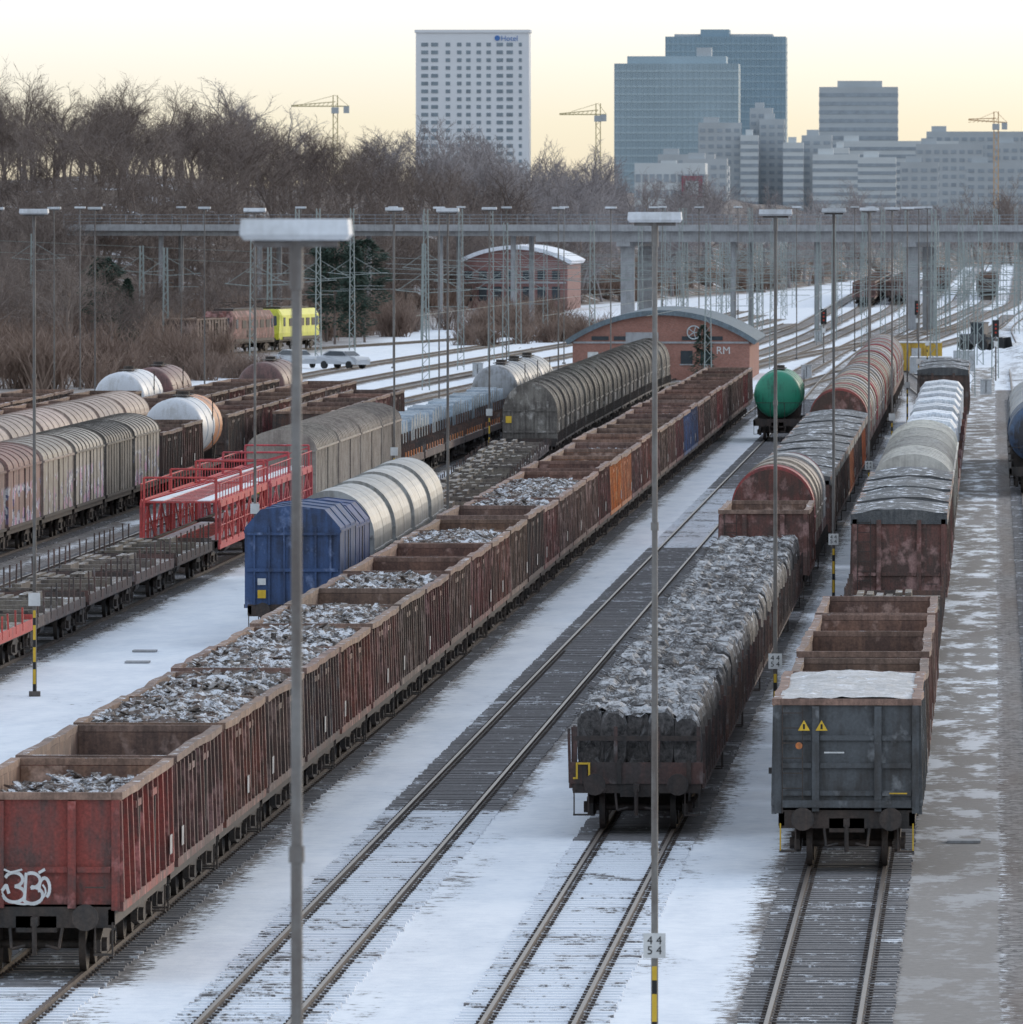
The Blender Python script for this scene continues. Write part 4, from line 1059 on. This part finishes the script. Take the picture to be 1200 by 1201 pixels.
# ------------------------------------------------------------ locomotive
M['loco']=weather('loco_yellow_green',(.60,.58,.05),(.44,.42,.05),.25,rand=0,rough=.5,fine=.1)
b=MB(); L=18.0; running(b,L)
pr=[(1.45,1.0),(1.5,1.6),(1.47,3.2),(1.1,3.75),(-1.1,3.75),(-1.47,3.2),(-1.5,1.6),(-1.45,1.0)]
b.prof(pr,1.2,L-1.2,0)
for e in(0,1):
    y=1.2 if e==0 else L-1.2; yo=.35 if e==0 else L-.35
    vs=[(x,y,z) for x,z in pr]+[(x*.9,(yo if z<2.1 else (yo*.45+y*.55) if z<3.5 else y*.9+yo*.1),z) for x,z in pr]; n=8
    b.add(vs,[(i,(i+1)%n,n+(i+1)%n,n+i) for i in range(n)]+[tuple(range(n,2*n))],0)
    s=-1 if e==0 else 1
    b.add([(x,yo+(y-yo)*k+s*.03,z) for x,z,k in((-1.1,2.25,.33),(1.1,2.25,.33),(1.0,3.15,.6),(-1.0,3.15,.6))],[(0,1,2,3)],1)
for x in(-1,1):
    for y in np.arange(4,14,2.4): b.box(x*1.505-.02,x*1.505+.02,y,y+1.5,2.2,2.9,2)
    for y in(1.6,L-2.3): b.box(x*1.505-.02,x*1.505+.02,y,y+.7,2.2,3.0,1)
    b.box(x*1.51-.02,x*1.51+.02,1.3,L-1.3,1.0,1.25,2)
    b.box(x*1.53-.01,x*1.53+.01,6,9,1.35,2.0,2)
b.box(-.9,.9,3,L-3,3.75,3.95,2)
for y in(4,L-4): b.beam((-.8,y,4),(.8,y+.9,4.5),.05,.05,2); b.beam((-.8,y+.9,4.5),(.8,y+.9,4.5),.06,.06,2); b.beam((.8,y,4),(-.8,y+.9,4.5),.05,.05,2)
lm=b.mesh('electric_locomotive',[M['loco'],M['glass'],M['under'],M['loco'],M['yellow'],M['white'],M['loco']])
def put2(me,name,y,L):
    xa=float(tx('LOC',y));xb=float(tx('LOC',y+L)); obj(name,me,(xa,y,.1),-math.atan2(xb-xa,L))
put2(lm,'electric_locomotive',1003,18)
rl=b.mesh('electric_locomotive',[M['redbrown'],M['glass'],M['under'],M['redbrown'],M['yellow'],M['white'],M['redbrown']])
put2(rl,'electric_locomotive',984,18); put2(gm(4,'brown'),'gondola_wagon',970,12.8)
M['carp']=flat('silver_car_paint',(.5,.52,.55),rough=.3,metal=.3,var=.03)
b=MB()
side=[(-2.15,.35),(-2.2,.75),(-2.0,.95),(-1.2,1.05),(-.6,1.45),(.9,1.5),(1.7,1.1),(2.15,1.0),(2.2,.4)]
vs=[(-.85*(1 if z<1.04 else .82),x,z) for x,z in side]+[(.85*(1 if z<1.04 else .82),x,z) for x,z in side]; n=len(side)
b.add(vs,[(i,(i+1)%n,n+(i+1)%n,n+i) for i in range(n)]+[tuple(range(n-1,-1,-1)),tuple(range(n,2*n))],0)
for x in(-.81,.81): b.add([(x*1.02,-1.05,1.08),(x*1.02,1.5,1.1),(x*.88,.85,1.43),(x*.88,-.55,1.40)],[(0,1,2,3)],1)
b.add([(-.72,-1.17,1.10),(.72,-1.17,1.10),(.66,-.66,1.42),(-.66,-.66,1.42)],[(0,1,2,3)],1)
b.add([(-.66,1.0,1.475),(.66,1.0,1.475),(.72,1.62,1.16),(-.72,1.62,1.16)],[(0,1,2,3)],1)
for x in(-.8,.8):
    for y in(-1.35,1.35): b.tube((x-.1,y,.32),(x+.1,y,.32),.32,n=16,m=2)
for x in(-.62,.62): b.box(x-.14,x+.14,-2.23,-2.19,.66,.8,3)
cme=b.mesh('parked_car',[M['carp'],M['glass'],M['black'],M['white']])
obj('parked_car',cme,(-52.8,900,0),.9); obj('parked_car',cme,(-57,905,0),.6)
M['cont']=weather('yellow_container',(.55,.36,.05),(.35,.22,.05),.3,rand=0); M['contw']=weather('white_container',(.5,.52,.54),(.4,.4,.4),.3,rand=0,snow=.6)
def container(w,dp,h,mat):
    b=MB(); b.box(-w/2,w/2,0,dp,.1,h,0)
    k=-w/2+.15
    while k<w/2-.1: b.box(k,k+.12,-.05,-.003,.25,h-.15,0); k+=.3
    for x in(-w/2,w/2):
        for y in(0,dp): b.box(x-.06,x+.06,y-.06,y+.06,.05,h+.03,0)
    b.box(-w/2-.03,w/2+.03,-.07,dp+.07,h+.001,h+.06,1); b.box(-.4,.35,-.08,-.052,.15,h-.4,1)
    return b.mesh('site_container',[mat,M['contw']])
obj('site_container',container(3.9,6,2.3,M['cont']),(-6.1,885,0)); obj('site_container',container(3.2,5,1.3,M['contw']),(-4.9,872,0)); obj('site_container',container(1.6,3,1.7,M['contw']),(-2.3,880,0))
def loader():
    b=MB(); b.box(-.6,.6,-.2,2.0,.5,1.25,0); b.box(-.5,.5,.0,1.1,1.25,2.1,1); b.box(-.55,.55,-.05,1.15,2.1,2.2,0)
    for x in(-.7,.7):
        for y in(.0,1.6): b.tube((x-.15,y,.42),(x+.15,y,.42),.42,n=16,m=2)
        b.beam((x*.6,.2,1.1),(x*.6,-1.3,.7),.12,.16,0)
    b.add([(-.9,-1.3,.2),(.9,-1.3,.2),(.9,-1.9,.15),(-.9,-1.9,.15),(-.9,-1.3,1.0),(.9,-1.3,1.0),(.9,-1.7,1.05),(-.9,-1.7,1.05)],[(0,1,2,3),(0,1,5,4),(0,3,7,4),(1,2,6,5)],2)
    return b.mesh('wheel_loader',[M['grey'],M['glass'],M['black']])
obj('wheel_loader',loader(),(-.6,948,.9),1.2,scale=(1.1,1.1,1.1))
M['siglit']=flat('signal_lens',(.4,.05,.03))
def signal():
    b=MB(); b.tube((0,0,0),(0,0,4.2),.06,n=8,m=0); b.box(-.18,.18,-.12,0,3.4,4.5,1); b.box(-.24,.24,.02,.05,3.3,4.6,1)
    for z in(3.65,3.95,4.25): b.tube((0,-.14,z),(0,-.121,z),.08,n=10,m=2)
    b.box(-.15,.15,-.08,-.05,2.6,3.0,3)
    for z in np.arange(.4,3.4,.35): b.tube((-.15,.1,z),(.15,.1,z),.015,n=4,m=0)
    return b.mesh('railway_signal',[M['pole'],M['black'],M['siglit'],M['white']])
sg=signal()
for X,Y in((-14.2,930),(-6.9,1010),(.2,840)): obj('railway_signal',sg,(X,Y,0))
def relay():
    b=MB(); b.box(-.4,.4,0,.5,0,1.0,0); b.box(-.45,.45,-.05,.55,1.0,1.06,0); b.box(-.02,.02,-.02,-.003,.1,.95,1); return b.mesh('relay_cabinet',[M['contw'],M['black']])
rc=relay()
for X,Y in((-9.6,760),(-19,740),(-31,880),(-14.3,850),(-40,860),(-.5,780),(-6,960),(-24.5,1000),(-17,1080)): obj('relay_cabinet',rc,(X,Y,0))
b=MB()
for (X,Y) in((-24.9,322),(-25.3,330),(-.6,232)): b.box(X-.35,X+.35,Y-.4,Y+.4,-.03,.02,0)
obj('cable_duct_cover',b.mesh('cable_duct_cover',[M['conc']]))

# ------------------------------------------------------------ light
w=bpy.data.worlds.new("World"); S.world=w; w.use_nodes=True
t=NT(w); t.n.clear()
EL,AZ=math.radians(14),math.radians(38)
sky=t.new('ShaderNodeTexSky',sky_type='NISHITA',sun_disc=False,sun_elevation=EL,sun_rotation=AZ,air_density=1.0,dust_density=2.5,ozone_density=1.0)
bg1=t.new('ShaderNodeBackground',{'Color':sky.outputs[0],'Strength':.05})
tc=t.new('ShaderNodeTexCoord').outputs['Generated']
z=t.new('ShaderNodeSeparateXYZ',{0:tc}).outputs[2]
lowc=t.new('ShaderNodeValToRGB',{0:t.mr(z,0,.03)}); e=lowc.color_ramp.elements
e[0].color=(.68,.62,.48,1);e[1].color=(.80,.87,.93,1);e[1].position=.62
q=e.new(.25);q.color=(.72,.71,.60,1)
hi=t.new('ShaderNodeValToRGB',{0:z}); e=hi.color_ramp.elements
e[0].position=.03;e[0].color=(.80,.87,.93,1);e[1].position=1;e[1].color=(.62,.71,.84,1)
q=e.new(.15);q.color=(.69,.76,.84,1)
q=e.new(.45);q.color=(.63,.71,.83,1)
veil=t.mix(t.mr(z,.028,.031),lowc.outputs[0],hi.outputs[0])
bg2=t.new('ShaderNodeBackground',{'Color':veil,'Strength':1.04})
add=t.new('ShaderNodeAddShader',{0:bg1.outputs[0],1:bg2.outputs[0]})
out=t.new('ShaderNodeOutputWorld',{0:add.outputs[0]})
sun=bpy.data.lights.new('sun','SUN'); sun.energy=.8; sun.angle=math.radians(14); sun.color=(1,.92,.82)
so=bpy.data.objects.new('sun',sun); COL.objects.link(so)
dv=Vector((math.sin(AZ)*math.cos(EL),math.cos(AZ)*math.cos(EL),math.sin(EL)))
so.rotation_euler=dv.to_track_quat('Z','Y').to_euler()
# ------------------------------------------------------------ camera
cam=bpy.data.cameras.new('camera'); co_=bpy.data.objects.new('camera',cam); COL.objects.link(co_); S.camera=co_
cam.sensor_width=36; cam.lens=36*13000/1201; cam.clip_start=1; cam.clip_end=30000
co_.location=(0,0,13.3); co_.rotation_euler=(math.radians(90-1.586),0,math.radians(2.488))
cam.dof.use_dof=True; cam.dof.focus_distance=280; cam.dof.aperture_fstop=11
S.view_settings.view_transform='Standard'; S.view_settings.look='None'; S.view_settings.exposure=0
